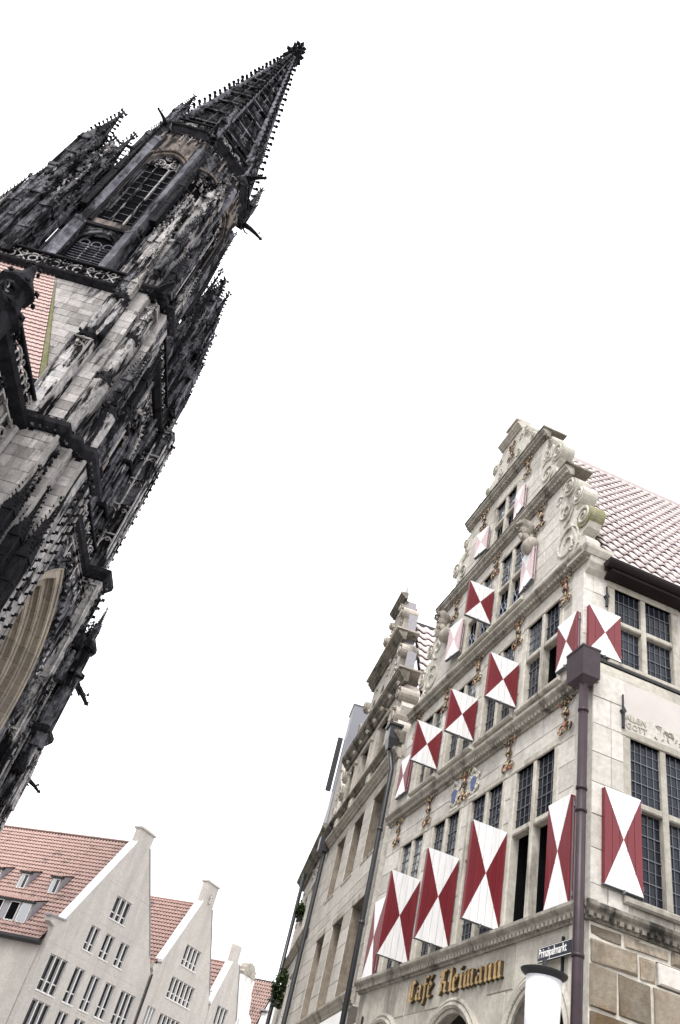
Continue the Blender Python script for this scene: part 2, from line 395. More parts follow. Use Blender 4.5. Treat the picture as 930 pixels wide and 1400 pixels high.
def cornice(fr,s0,s1,z0,hgt,out,name,parent,mat='trim',dent=None,ends=0):
    prof=[(-.05,z0),(out*.28,z0),(out*.34,z0+hgt*.2),(out*.62,z0+hgt*.36),(out*.7,z0+hgt*.5),(out*.9,z0+hgt*.62),(out,z0+hgt*.72),(out,z0+hgt*.92),(out*.8,z0+hgt),(-.05,z0+hgt)]
    c=MB().sweep(prof,s0,s1,fr).build(name,mat,parent)
    if dent:
        mb=MB(); n=int((s1-s0)/dent)
        for i in range(n):
            s=s0+(i+.5)*(s1-s0)/n; mb.box(s-dent*.27,s+dent*.27,out*.3,out*.72,z0+hgt*.14,z0+hgt*.40,fr)
        mb.build('dentil_row',mat,c,stuff=True)
    return c
def spiral(c,r0,r1,turns,start,n=26,flip=1):
    return [(c[0]+flip*(r0+(r1-r0)*i/n)*math.cos(R(start)+2*math.pi*turns*i/n), c[1]+(r0+(r1-r0)*i/n)*math.sin(R(start)+2*math.pi*turns*i/n)) for i in range(n+1)]
# wall anchor: a gilded iron scroll
def anchor_mesh():
    mb=MB(); fr=lambda s,d,z:(s,d,z)
    mb.tube([(0,.03,-.30),(0,.03,.28)],.018,6)
    for f in (1,-1):
        mb.tube([(x,.035,z) for x,z in [(0,.12)]+spiral((.105*f,.24),.10,.03,1.15,200 if f>0 else 200,14,f)],.0165,5)
        mb.tube([(x,.035,z) for x,z in [(0,-.16)]+spiral((.10*f,-.27),.095,.028,-1.15,160,14,f)],.0165,5)
        mb.tube([(0,.035,.0),(.07*f,.04,.05),(.09*f,.04,.0),(.05*f,.04,-.05)],.013,5)
    mb.box(-.045,.045,.0,.06,-.028,.028)
    return mb
_anch=anchor_mesh().mesh('wall_anchor','gold',True)
_anch_s=MB(); _anch_s.box(-.02,.02,0,.02,-.1,.1)
def anchor(parent,fr_pos,ang):
    o=link('wall_anchor',_anch,parent,fr_pos); o.rotation_euler=(0,0,R(ang)); o.scale=(1.2,1.2,1.15); return o
def tile_field(E,ddir,tdir,L,H,parent,mat,name='roof_tiles',row=.34,col=.25,amp=.035,lift=.05,sub=4):
    """rows of overlapping pantiles as real relief: E eave corner, ddir along eave, tdir up the slope"""
    E=Vector(E); d=Vector(ddir).normalized(); t=Vector(tdir).normalized(); n=d.cross(t).normalized()
    if n.z<0: n=-n
    nr=int(H/row); nc=int(L/col)*sub; mb=MB()
    for r in range(nr):
        a=r*row; b=min(H,a+row*1.08); base=len(mb.v)
        for i in range(nc+1):
            s=L*i/nc; h=amp*math.sin(2*math.pi*i/sub+.6); j=random.uniform(-.006,.006)
            p0=E+d*s+t*a; p1=E+d*s+t*b
            mb.v += [tuple(p0+n*(lift+h+j-.045)), tuple(p0+n*(lift+h+j)), tuple(p1+n*(h+.0))]
        for i in range(nc):
            k=base+i*3; mb.f += [(k,k+3,k+4,k+1),(k+1,k+4,k+5,k+2)]
    me=bpy.data.meshes.new(name); me.from_pydata(mb.v,[],mb.f); me.materials.append(M[mat])
    o=link(name,me,parent,stuff=True); return o
# ------------------------------------------------------------------ CAFE
cafe=thing('gabled_house','pale sandstone corner house with red and white shutters and scrolled gable','building')
cafe.location=(0,0,0)
FX=6.6; YC=14.72
F=frame((FX,0,0),(0,1,0),(-1,0,0))           # front: s = world Y, d outwards to the street
SL=frame((0,10.2,0),(1,0,0),(0,-1,0))        # alley side, lower storeys: s = world X
SU=frame((0,10.55,0),(1,0,0),(0,-1,0))       # alley side, top storey, set back
win1=[(11.3,12.75),(13.15,14.58),(15.02,16.42),(16.86,18.2)]
win2=[(11.36,12.75),(13.16,14.58),(14.97,16.4),(16.86,18.1)]
ops1=[(a,b,5.78,8.52) for a,b in win1]; ops2=[(a,b,9.93,11.85) for a,b in win2]
masonry(F,'front_wall',cafe,10.23,19.25,5.46,9.3,ops1,'cafe',.44,(.6,1.25),thick=.14)
masonry(F,'front_wall',cafe,10.58,19.2,9.3,12.3,ops2,'cafe',.40,(.6,1.2),thick=.14)
# ground floor with the arcade arches
def arch_wall(fr,s0,s1,z1,arches,thick=.22):
    mb=MB(); cur=s0
    for c,r,zc in arches:
        mb.box(cur,c-r,-thick,0,0,z1,fr); n=14
        P=arc((c,zc),r,180,0,n)
        for (x0,y0),(x1,y1) in zip(P,P[1:]): mb.prism([(x0,y0),(x1,y1),(x1,z1),(x0,z1)],-thick,0,fr)
        cur=c+r
    mb.box(cur,s1,-thick,0,0,z1,fr); return mb
ARCH=[(11.5,.88,3.98),(14.3,1.16,3.60),(17.55,1.05,3.76)]
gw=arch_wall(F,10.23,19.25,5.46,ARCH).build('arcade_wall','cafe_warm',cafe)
# arcade masonry faced with separate stones above the arches
def near_arch(a,b,z0,z1):
    for c,r,zc in ARCH:
        for s in (a,b,(a+b)/2):
            for z in (z0,z1):
                if (z<zc and abs(s-c)<r+.12) or math.hypot(s-c,max(0,z-zc))<r+.12: return True
    return False
zz=2.9
while zz<5.4:
    hgt=min(random.choice((.36,.42,.5)),5.455-zz)
    if 5.455-zz-hgt<.15: hgt=5.455-zz
    s=10.24
    while s<19.2:
        w=random.uniform(.45,1.0); b=min(19.24,s+w)
        if not near_arch(s,b,zz,zz+hgt): MB().box(s+.006,b-.006,-.02,.012+random.uniform(-.006,.006),zz+.006,zz+hgt-.006,F,.01).build('stone','cafe_warm',gw)
        s=b
    zz+=hgt
for c,r,zc in ARCH:
    mb=MB()
    for k,(rr,d,t) in enumerate(((r+.10,.03,.055),(r+.02,.06,.05),(r-.05,.02,.045))):
        mb.tube([(x,d,z) for x,z in [(c-rr,zc-2)]+arc((c,zc),rr,180,0,20)+[(c+rr,zc-2)]],t,6,fr=F)
    a=mb.build('archivolt','trim',gw)
    bd=MB()
    for x,z in arc((c,zc),r-.015,178,2,44): bd.lump(F(x,.075,z),.022,(-1,0,0),1)
    bd.build('bead_row','scroll',a,stuff=True)
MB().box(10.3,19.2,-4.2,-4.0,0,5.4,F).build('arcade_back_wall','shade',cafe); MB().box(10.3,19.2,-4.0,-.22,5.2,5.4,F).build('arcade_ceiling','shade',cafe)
# cornices with dentils
cornice(F,10.12,19.28,5.47,.25,.20,'cornice',cafe,'cornice_mid',.12)
cornice(F,10.12,19.28,9.28,.27,.22,'cornice',cafe,'cornice_mid',.12)
cornice(F,10.40,19.12,12.22,.28,.22,'cornice',cafe,'cornice_mid',.12)
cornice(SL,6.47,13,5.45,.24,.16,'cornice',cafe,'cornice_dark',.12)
# windows of the front
for i,(a,b) in enumerate(win1):
    gl=('glass','glass','glass','glass') if i<3 else ('glass_bright','glass_bright','glass','glass')
    cross_window(cafe,F,a,b,5.78,8.52,7.36,gl,(80,84) if i==0 else (0,0),(4,6,8))
for i,(a,b) in enumerate(win2):
    cross_window(cafe,F,a,b,9.93,11.85,11.02,('glass_bright','glass_bright','glass','glass') if i else ('glass','glass_bright','glass','glass'),(75,0) if i==0 else (0,0),(4,4,5))
# shutters: standing straight out from the wall, and folded back flat against it
def front_shutters(z,h,outs,flats,w=.68):
    for s in outs: shutter(cafe,FX-.04,s,z,w,h,180)
    for s in flats: shutter(cafe,FX-.07,s,z,w,h,90)
front_shutters(5.74,1.66,(12.86,14.78,16.66),(10.62,18.42))
front_shutters(9.99,1.05,(12.95,14.83,16.72),(10.62,18.42))
front_shutters(13.06,1.06,(14.66,),())
for y_,z_,w_,h_,a_ in ((12.52,13.08,.66,1.06,84),(16.2,13.08,.66,1.06,96),(13.32,16.0,.58,.86,84),(15.32,16.0,.58,.86,97)): shutter(cafe,FX-.10,y_,z_,w_,h_,a_,'nearly white shutter, sky sheen painted into its colour',mat='shutter_sky_sheen')
# gilded wall anchors
for z,ys in ((9.02,(10.98,13.0,14.93,16.76,18.55)),(11.93,(11.16,13.06,14.95,16.7,18.5)),(14.98,(12.44,14.66,17.0)),(17.62,(13.4,15.9)),(19.35,(14.55,))):
    for y in ys: anchor(cafe,(FX-.02,y,z),90)
# coats of arms
M['shield']=plain('blue_painted_shield',(.07,.09,.19),.6,var=.5,sc=25)
for y in (14.48,15.38):
    mb=MB(); mb.prism([(y-.17,8.74),(y,8.66),(y+.17,8.74),(y+.19,9.02),(y+.12,9.14),(y,9.1),(y-.12,9.14),(y-.19,9.02)],0,.05,F)
    for f in (1,-1):
        for zc in (8.78,9.02): mb.tube([(x,.05,z) for x,z in spiral((y+.17*f,zc),.08,.02,1.2,0,12,f)],.02,5,fr=F)
    mb.tube([(y-.1,.05,9.12),(y,.06,9.22),(y+.1,.05,9.12)],.035,5,fr=F); mb.box(y-.2,y+.2,.0,.05,8.58,8.66,F,.015)
    a=mb.build('coat_of_arms','scroll',cafe)
    MB().prism([(y-.11,8.8),(y,8.72),(y+.11,8.8),(y+.12,9.0),(y,9.05),(y-.12,9.0)],.05,.066,F).build('shield','shield',a)
# ---- the scrolled gable
ops3=[(13.15,14.48,12.95,14.95),(14.80,16.14,12.95,14.95)]; ops4=[(13.95,15.21,15.9,17.47)]
masonry(F,'gable_wall',cafe,YC-3.1,YC+3.1,12.5,15.36,ops3,'cafe',.41,(.6,1.2),thick=.14)
masonry(F,'gable_wall',cafe,YC-2.0,YC+2.0,15.62,17.96,ops4,'cafe',.40,(.6,1.2),thick=.14)
cornice(F,YC-3.55,YC+3.55,15.36,.27,.20,'cornice',cafe,'cornice_mid',.12)
cornice(F,YC-2.3,YC+2.3,17.94,.27,.19,'cornice',cafe,'cornice_mid',.12)
cornice(F,YC-.62,YC+.62,20.02,.22,.18,'cornice',cafe,'trim')
for nm,hw,z,t in (('coping_slab',3.6,15.66,.05),('coping_slab',2.34,18.24,.05)): MB().box(YC-hw,YC+hw,-.5,.21,z-.03,z+t-.03,F).build(nm,'cornice_dark',cafe)
cross_window(cafe,F,13.15,14.48,12.95,14.95,13.96,('glass_bright','glass_bright','void','void'),(0,0),(3,5,2))
cross_window(cafe,F,14.80,16.14,12.95,14.95,13.96,('glass_bright','glass_bright','void','void'),(0,0),(3,5,2))
cross_window(cafe,F,13.95,15.21,15.9,17.47,16.73,('glass_bright','glass_bright','void','void'),(0,0),(3,3,2))
M['guardpaint']=plain('blue_grey_iron_guard',(.16,.18,.24),.5,.3)
for a,b in ((13.15,14.48),(14.80,16.14)):
    for x0,x1 in ((a+.07,(a+b)/2-.07),((a+b)/2+.07,b-.07)):
        mb=MB()
        for zz in (13.0,13.52): mb.tube([(x0,-.06,zz),(x1,-.06,zz)],.012,4,fr=F)
        for k in range(5):
            s=x0+(x1-x0)*(k+.5)/5
            mb.tube([(s+.05*math.sin(t*1.2+k*2),-.06,13.0+.52*t/8) for t in range(9)],.013,4,fr=F)
        mb.build('window_guard','guardpaint',cafe)
flank1=[(3.1,12.5),(4.2,12.5),(4.22,12.86),(4.12,13.02),(3.98,13.08),(4.02,13.16),(4.20,13.22),(4.32,13.42),(4.30,13.68),(4.18,13.86),(4.05,13.95),(3.78,13.98),(3.72,14.08),(3.86,14.14),(4.02,14.3),(4.06,14.5),(3.95,14.66),(3.74,14.72),(3.6,14.8),(3.68,14.95),(3.6,15.1),(3.42,15.16),(3.4,15.36),(3.1,15.36)]
flank2=[(2.0,15.65),(3.0,15.70),(3.08,15.85),(2.98,16.05),(2.8,16.12),(2.74,16.4),(2.9,16.5),(3.02,16.75),(2.98,17.0),(2.8,17.2),(2.55,17.28),(2.5,17.5),(2.58,17.62),(2.42,17.8),(2.2,17.82),(2.2,17.96),(2.0,17.96)]
lvl3=[(0,18.26),(1.82,18.30),(1.9,18.5),(1.72,18.7),(1.45,18.75),(1.38,19.0),(1.15,19.12),(.95,19.15),(.93,19.28),(1.08,19.4),(1.12,19.58),(.98,19.75),(.78,19.78),(.66,19.9),(.6,20.03),(0,20.03)]
for sg in (1,-1):
    for P in (flank1,flank2): 
        MB().prism([(YC-sg*x,z) for x,z in P],-.30,0,F).build('gable_scroll','scroll',cafe)
MB().prism([(YC-x,z) for x,z in lvl3]+[(YC+x,z) for x,z in reversed(lvl3[1:-1])],-.30,0,F).build('gable_crown','scroll',cafe)
mb=MB().prism([(YC-.5,20.24),(YC-.52,20.42),(YC-.36,20.6),(YC-.2,20.62),(YC-.12,20.75),(YC+.12,20.75),(YC+.2,20.62),(YC+.36,20.6),(YC+.52,20.42),(YC+.5,20.24)],-.34,.03,F)
mb.box(YC-.34,YC+.34,-.38,.1,20.66,20.74,F); mb.tube([(YC,-.12,20.7),(YC,-.12,21.2)],.05,6,fr=F,r1=.012); mb.build('gable_finial','trim',cafe)
# moss on the tops of the outer volutes, carved rolls and strapwork
for sg in (1,-1):
    for nm,c,r,d1,mt in (('volute',(4.12,13.55),.26,.10,'moss' if sg>0 else 'scroll'),('volute',(3.88,14.38),.22,.09,'scroll'),('volute',(3.52,14.95),.24,.14,'trim'),('volute',(2.86,16.78),.24,.1,'scroll'),('volute',(2.86,15.86),.2,.08,'scroll'),('volute',(2.44,17.58),.15,.08,'scroll'),('volute',(1.72,18.52),.19,.08,'scroll'),('volute',(.95,19.55),.17,.07,'scroll'),('volute',(1.35,18.95),.12,.06,'scroll')):
        s0=YC-sg*c[0]; mb=MB().prism(arc((s0,c[1]),r,0,345,22),-.32,d1*.4,F)
        v=mb.build(nm,mt,cafe)
        MB().tube([(x,d1*.4+.01,z) for x,z in spiral((s0,c[1]),r*.92,r*.12,1.8,20,30,sg)],r*.13,5,fr=F).build('roll','scroll',v)
    mb=MB()
    def sp(c,r0,r1,t,st,rad=.032,fl=1): mb.tube([(YC-sg*(c[0]+(x-c[0])),.015,z) for x,z in spiral(c,r0,r1,t,st,24,fl)],rad,5,fr=F)
    sp((3.45,13.25),.52,.10,1.6,300); sp((3.72,13.05),.16,.04,1.3,90,.025); sp((3.35,14.3),.24,.05,1.4,120,.03); sp((3.05,14.85),.14,.03,1.3,20,.022)
    sp((2.35,16.4),.30,.06,1.5,300,.028); sp((2.3,17.2),.18,.04,1.4,100,.024); sp((2.65,16.0),.12,.03,1.2,0,.02)
    sp((1.1,18.6),.22,.05,1.4,300,.025); sp((.55,19.0),.18,.04,1.3,100,.02); sp((.6,19.6),.12,.03,1.3,10,.018)
    for c0,c1,c2 in (((3.25,12.7),(3.55,12.85),(3.95,12.72)),((3.3,13.85),(3.5,13.95),(3.65,14.15)),((2.2,15.85),(2.35,15.95),(2.5,15.8)),((3.9,12.95),(3.75,13.4),(3.6,13.75)),((2.1,16.9),(2.25,17.0),(2.5,16.9)),((.8,18.4),(.95,18.5),(1.2,18.38))):
        mb.tube([(YC-sg*c[0],.01,c[1]) for c in (c0,c1,c2)],.034,5,fr=F)
    mb.build('strapwork','scroll',cafe,stuff=True)
mb=MB()
for y,z in ((14.66,20.32),(14.3,18.55),(15.1,18.55),(13.7,18.5),(15.8,18.5)): mb.tube([(x,.015,zz) for x,zz in spiral((y,z),.13,.03,1.4,40,14)],.022,5,fr=F)
mb.build('strapwork','scroll',cafe,stuff=True)
# carved busts with helmets
def bust(y,z):
    mb=MB(); c=Vector(F(y,.30,z))
    def ell(o,rx,ry,rz,n=10,m=7,cut=-1):
        vs=[]; 
        for i in range(m+1):
            th=math.pi*i/m
            for k in range(n): ph=2*math.pi*k/n; vs.append((o[0]+rx*math.sin(th)*math.cos(ph),o[1]+ry*math.sin(th)*math.sin(ph),o[2]+rz*math.cos(th)))
        fs=[(i*n+k,i*n+(k+1)%n,(i+1)*n+(k+1)%n,(i+1)*n+k) for i in range(m) for k in range(n)]
        mb.add(vs,fs)
    ell(c,.125,.115,.165)                                   # head
    ell(c+Vector((.02,0,.07)),.155,.15,.15)                 # helmet bowl
    mb.tube([c+Vector((-.13,-.11,.05)),c+Vector((-.17,0,.06)),c+Vector((-.13,.11,.05))],.03,6)   # peak
    mb.tube([c+Vector((-.12,0,.16)),c+Vector((0,0,.245)),c+Vector((.14,0,.16)),c+Vector((.2,0,.02))],.035,6)   # comb
    mb.tube([c+Vector((.0,0,-.1)),c+Vector((.06,0,-.26))],.075,8)             # neck
    ell(c+Vector((.12,0,-.33)),.14,.20,.17)                 # shoulders
    mb.tube([c+Vector((-.13,0,.0)),c+Vector((-.165,0,-.03)),c+Vector((-.12,0,-.05))],.022,5)   # nose
    mb.tube([c+Vector((-.10,-.05,-.085)),c+Vector((-.12,0,-.09)),c+Vector((-.10,.05,-.085))],.014,5)
    for sg in (1,-1): ell(c+Vector((-.098,.05*sg,.015)),.022,.026,.016,6,4)
    mb.tube([c+Vector((-.08,0,-.14)),c+Vector((-.06,0,-.26))],.05,6,r1=.015)   # beard
    mb.v=[tuple(c+(Vector(q)-c)*1.3) for q in mb.v]
    return mb.build('carved_bust','b2trim',cafe,True)
bust(12.72,14.62); bust(17.3,14.62)
# ---- the alley side
masonry(SL,'side_wall',cafe,6.57,13.0,0,5.45,[(7.62,8.9,4.93,5.24)],'rubble',.55,(.5,1.0),proud=.03,gap=.045,ch=.02,back='mortar',jitter=.018,thick=.5)
pl=MB().box(7.64,8.88,-.05,.05,4.95,5.22,SL,.02).build('stone_plaque','render',cafe)
masonry(SL,'side_wall',cafe,6.57,7.2,5.45,9.55,[],'cafe',.5,(.3,.62),thick=.5,proud=.02,jitter=.008)
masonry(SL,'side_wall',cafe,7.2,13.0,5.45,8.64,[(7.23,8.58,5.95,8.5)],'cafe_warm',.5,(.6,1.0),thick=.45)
mb=MB(); mb.box(7.2,13.0,-.5,.0,8.64,9.55,SL); 
mb.build('side_plaster','plaster',cafe)
MB().sweep([(-.45,9.55),(.0,9.55),(-.16,9.86),(-.30,10.0),(-.45,10.0)],6.605,13,SL).build('weathering','cafe_warm',cafe)
MB().sweep([(-.5,9.99),(-.24,9.985),(-.235,10.03),(-.30,10.06),(-.5,10.06)],6.45,13,SL).build('lead_ledge','iron',cafe)
cross_window(cafe,SL,7.23,8.58,5.95,8.5,7.4,('glass',),(0,0),(5,6,8),mat='cafe_warm')
masonry(SU,'side_wall',cafe,6.57,7.1,10.0,12.1,[],'cafe',.5,(.3,.52),proud=.012,thick=.4)
wb=MB()
for r in rects(7.1,13,10.0,12.02,[(7.2,8.58,10.16,11.87),(8.9,10.2,10.16,11.87)]): wb.box(r[0],r[1],-.4,.006,r[2],r[3],SU)
wb.build('side_plaster','plaster',cafe)
cross_window(cafe,SU,7.2,8.58,10.16,11.87,11.09,('glass',),(0,0),(5,3,4),mat='trim')
MB().box(8.9,10.2,-.2,.02,10.16,11.87,SU).build('window','glass',cafe)
shutter(cafe,7.32,10.49,10.14,.68,1.02,180); shutter(cafe,7.38,10.13,5.98,.64,1.46,180)
shutter(cafe,9.45,10.49,10.14,.68,1.02,180)
for x,z0,z1,fr in ((7.05,11.32,11.8,SU),(7.13,8.62,9.25,SL),):
    m_=(z0+z1)/2; mb=MB().tube([(x,.05,z0),(x,.05,m_),(x,.05,z1)],.018,6,fr=fr); mb.prism([(x-.05,m_),(x,m_-.07),(x+.05,m_),(x,m_+.07)],.0,.085,fr); mb.tube([(x,.05,z0),(x,.05,m_)],.03,6,fr=fr); mb.build('wall_anchor','iron',cafe)
MB().box(10.83,10.86,.012,.05,4.48,5.34,F).build('wall_anchor','iron',cafe); MB().box(18.75,18.78,.012,.05,3.9,5.0,F).build('wall_anchor','iron',cafe)
# inscription band over the side window: raised letters on a stone strip
ins=MB().box(7.16,13,-.1,.012,8.64,8.96,SL).build('inscription_band','cafe',cafe)
def text_mesh(txt,size,ext,mat,name):
    cu=bpy.data.curves.new('t','FONT'); cu.body=txt; cu.size=size; cu.extrude=ext; cu.resolution_u=2
    ob=bpy.data.objects.new('t',cu); COL.objects.link(ob)
    dg=bpy.context.evaluated_depsgraph_get(); me=bpy.data.meshes.new_from_object(ob.evaluated_get(dg))
    bpy.data.objects.remove(ob); me.name=name; me.materials.clear(); me.materials.append(M[mat]); return me
def text_on(txt,size,ext,mat,name,parent,loc,rz,sx=1):
    o=link(name,text_mesh(txt,size,ext,mat,name),parent,loc); o.rotation_euler=(R(90),0,R(rz)); o.scale=(sx,1,1); return o
text_on('ALLEIN',.155,.012,'cafe_warm','inscription',ins,(7.20,10.2-.014,8.825),0,.8); text_on('GOTT',.155,.012,'cafe_warm','inscription',ins,(7.20,10.2-.014,8.675),0,.95)
mb=MB()
for k in range(46):      # weathered, unreadable remainder of the carving
    x=random.uniform(7.74,8.9); z=random.uniform(8.69,8.92); mb.tube([(x+random.uniform(-.05,.05)*j,.018,z+random.uniform(-.04,.04)) for j in range(3)],.010,4,fr=SL)
mb.build('worn_carving','cafe_warm',ins,stuff=True)
# corner corbel under the gable, gutter, soffit
mb=MB().sweep([(-.4,11.98),(.02,11.98),(.12,12.04),(.2,12.16),(.22,12.3),(-.4,12.3)],6.58,7.0,SU); mb.sweep([(-.4,12.3),(.24,12.3),(.30,12.42),(.30,12.5),(-.4,12.5)],6.42,7.05,SU); mb.build('corner_corbel','trim',cafe)
MB().box(6.98,13.0,-.3,.34,12.0,12.06,SU).build('soffit','darkwood',cafe)
gut=[(10.20+.13*math.cos(R(a)),12.20+.13*math.sin(R(a))) for a in range(180,361,20)]
mb=MB(); prof=[(p[0],p[1]) for p in gut]+[(p[0]+.0,p[1]+.018) for p in [(10.33,12.2)]]
fg=frame((0,0,0),(1,0,0),(0,1,0)); mb.sweep([(a,b) for a,b in gut],6.86,13.0,fg); mb.box(6.9,13,10.28,10.36,12.06,12.2); mb.build('gutter','darkwood',cafe)
# roof of single pantiles
EY,EZ,RY,RZ=10.22,12.22,14.70,20.35
tl=Vector((0,RY-EY,RZ-EZ)); HL=tl.length; tv=tl.normalized(); nv=Vector((0,-tv.z,tv.y))
rf=MB(); rf.add([(7.0,EY,EZ-.1),(16,EY,EZ-.1),(16,RY,RZ-.1),(7.0,RY,RZ-.1),(7.0,2*RY-EY,EZ-.1),(16,2*RY-EY,EZ-.1),(7,RY,EZ-.2),(16,RY,EZ-.2)],[(0,1,2,3),(3,2,5,4),(0,3,4),(1,5,2),(0,4,5,1)])
roof=rf.build('roof','tile',cafe)
TW,TL_=.255,.40
def pantile():
    mb=MB(); n=7; top=[];bot=[]
    for i in range(n):
        x=TW*1.10*i/(n-1); h=.024*math.sin(2*math.pi*i/(n-1)*.96+.5)
        for j,(y,l) in enumerate(((0,.062),(TL_*1.12,.0))): mb.v += [(x,y,h+l+.012),(x,y,h+l-.016)]
    for i in range(n-1):
        k=i*4; mb.f += [(k,k+4,k+6,k+2),(k+1,k+3,k+7,k+5),(k,k+1,k+5,k+4),(k+2,k+6,k+7,k+3)]
    e=(n-1)*4; mb.f += [(0,2,3,1),(e,e+1,e+3,e+2)]
    return mb.mesh('roof_tile','tile',True)
ptm=pantile(); rest=MB(); nrow=int(HL/TL_); cnt=0
tm=Matrix(((1,0,0),(0,1,0),(0,0,1)))
rot=Matrix((Vector((1,0,0)),tv,nv)).transposed()
pv_=[v.co.copy() for v in ptm.vertices]; pf_=[tuple(p.vertices) for p in ptm.polygons]
for r_ in range(nrow):
    fr_=r_/nrow; lo=7.02; hi=8.75+4.1*fr_
    for c_ in range(34):
        x=lo+c_*TW
        if x>15.6: break
        p=Vector((x,EY,EZ))+tv*(r_*TL_)
        jx=Matrix.Rotation(random.uniform(-.02,.02),3,'X')@Matrix.Rotation(random.uniform(-.012,.012),3,'Z')
        mt=(rot@jx)
        if x<hi and x>7.0+(.9*fr_) and cnt<300:
            o=link('roof_tile',ptm,roof); o.matrix_local=Matrix.Translation(p)@mt.to_4x4(); cnt+=1
        else: rest.add([p+mt@v for v in pv_],pf_)
me=bpy.data.meshes.new('roof_tiles'); me.from_pydata(rest.v,[],rest.f); me.materials.append(M['tile'])
for p in me.polygons: p.use_smooth=True
link('roof_tiles',me,roof,stuff=True)
mb=MB()
for k in range(30): mb.lathe([(.13,0),(.115,.31)],0,0,8,fr=(lambda a,b,c,k=k:(7.0+k*.3+c,RY+a,RZ+.02+b)))
mb.build('ridge_tiles','tile',roof,stuff=True)
# downpipe with its hopper
dp=MB(); dp.tube([(6.36,10.13,0),(6.36,10.13,9.2)],.075,12)
for z in (6.9,7.25,4.9,8.6,3.2): dp.tube([(6.36,10.13,z),(6.36,10.13,z+.05)],.088,12)
pipe=dp.build('downpipe','copper',cafe,True)
mb=MB(); q=[(6.24,9.98),(6.58,9.98),(6.58,10.50),(6.24,10.50)]; q2=[(6.245,9.985),(6.575,9.985),(6.575,10.49),(6.245,10.49)]; q3=[(6.30,10.07),(6.44,10.07),(6.44,10.2),(6.30,10.2)]
mb.add([(x,y,9.82) for x,y in q]+[(x,y,9.24) for x,y in q2]+[(x,y,9.08) for x,y in q3],[(0,1,2,3),(8,9,10,11)]+[(i,(i+1)%4,(i+1)%4+4,i+4) for i in range(4)]+[(i+4,(i+1)%4+4,(i+1)%4+8,i+8) for i in range(4)])
mb.box(6.232,6.588,9.972,10.508,9.79,9.83); mb.build('hopper','copper',cafe)
# ---- sign lettering in broken script
sign=thing('shop_lettering','gilt blackletter shop lettering fixed to the wall above the arches','sign',(FX,16.22,5.0))
def minim(x): return [(x-.10,.80),(x+.03,.96),(x+.03,.14),(x+.15,.02)]
GL={'C':([[(.56,1.18),(.38,1.42),(.10,1.18),(.10,.2),(.34,.0),(.6,.16)],[(.36,1.34),(.36,.22)]],.78),
 'a':([[(.04,.84),(.28,.99),(.40,.82),(.40,.14),(.52,.02)],[(.38,.58),(.08,.44),(.08,.14),(.22,.02),(.38,.14)]],.68),
 'f':([[(.46,1.34),(.30,1.48),(.18,1.28),(.18,.0),(.10,-.34)],[(.0,.92),(.42,.92)]],.48),
 'e':([[(.36,.08),(.20,.0),(.07,.14),(.07,.84),(.22,.99),(.40,.78),(.12,.46)]],.58),
 '´':([[(.18,1.16),(.34,1.42)]],0),
 'K':([[(.02,1.16),(.16,1.44),(.16,.14),(.04,.0)],[(.58,1.40),(.40,1.46),(.30,1.22),(.30,.72),(.56,.66),(.52,.16),(.66,.02)],[(.16,.75),(.34,.78)]],.86),
 'l':([[(.02,1.32),(.13,1.47),(.13,.14),(.25,.02)]],.36),
 'i':([minim(.08),[(.06,1.24),(.14,1.36)]],.36),
 'm':([minim(.08),minim(.40),minim(.72),[(.1,.80),(.30,.98)],[(.42,.80),(.62,.98)]],1.02),
 'n':([minim(.08),minim(.42),[(.1,.80),(.32,.98)]],.70)}
M['lettershade']=plain('painted_shadow_letter_edge',(.05,.035,.02),.7)  # shadow on the sides of the letters, put into a dark colour
TX=lambda s,d,z:(-d,-s,z)
xc=0; sc=.255; pen=Vector((math.cos(R(42)),math.sin(R(42))))*.088
for ch in 'Cafe´ Kleimann':
    if ch==' ': xc+=.62*sc; continue
    st,wd=GL[ch]; ox=xc if ch!='´' else xc-.58*sc*1.0
    mb=MB(); gf=MB(); k=0
    for pl_ in st:
        for a,b in zip(pl_,pl_[1:]):
            a=Vector(a);b=Vector(b); Q=[a-pen,a+pen,b+pen,b-pen]; k+=1
            mb.prism([(ox+q_.x*sc,q_.y*sc) for q_ in Q],.012,.066+.0012*k,TX); gf.prism([(ox+q_.x*sc,q_.y*sc) for q_ in Q],.07+.0012*k,.084+.0012*k,TX)
    l=mb.build('letter','lettershade',sign); gf.build('gilt_face','goldface',l); xc+=wd*sc*1.04
xscale=3.72/xc
sign.scale=(1,xscale,1)
# ---- street name plate
M['signblue']=plain('dark_blue_enamel',(.022,.024,.036),.4)
sp_=thing('street_sign','small dark street name plate reading Prinzipalmarkt on the house corner','sign',(FX-.09,10.95,5.145))
MB().box(-.012,.012,-.46,.46,-.10,.10).build('plate','signblue',sp_)
MB().box(-.016,-.012,-.45,.45,.086,.092).merge(MB().box(-.016,-.012,-.45,.45,-.092,-.086)).build('border','white',sp_)
o=link('lettering',text_mesh('Prinzipalmarkt',.15,.003,'white','lettering'),sp_,(-.016,.43,-.045)); o.rotation_euler=(R(90),0,R(-90)); o.scale=(.86,1.15,1)
MB().box(.0,.08,.3,.34,-.02,.02).merge(MB().box(.0,.08,-.34,-.3,-.02,.02)).build('bracket','iron',sp_)
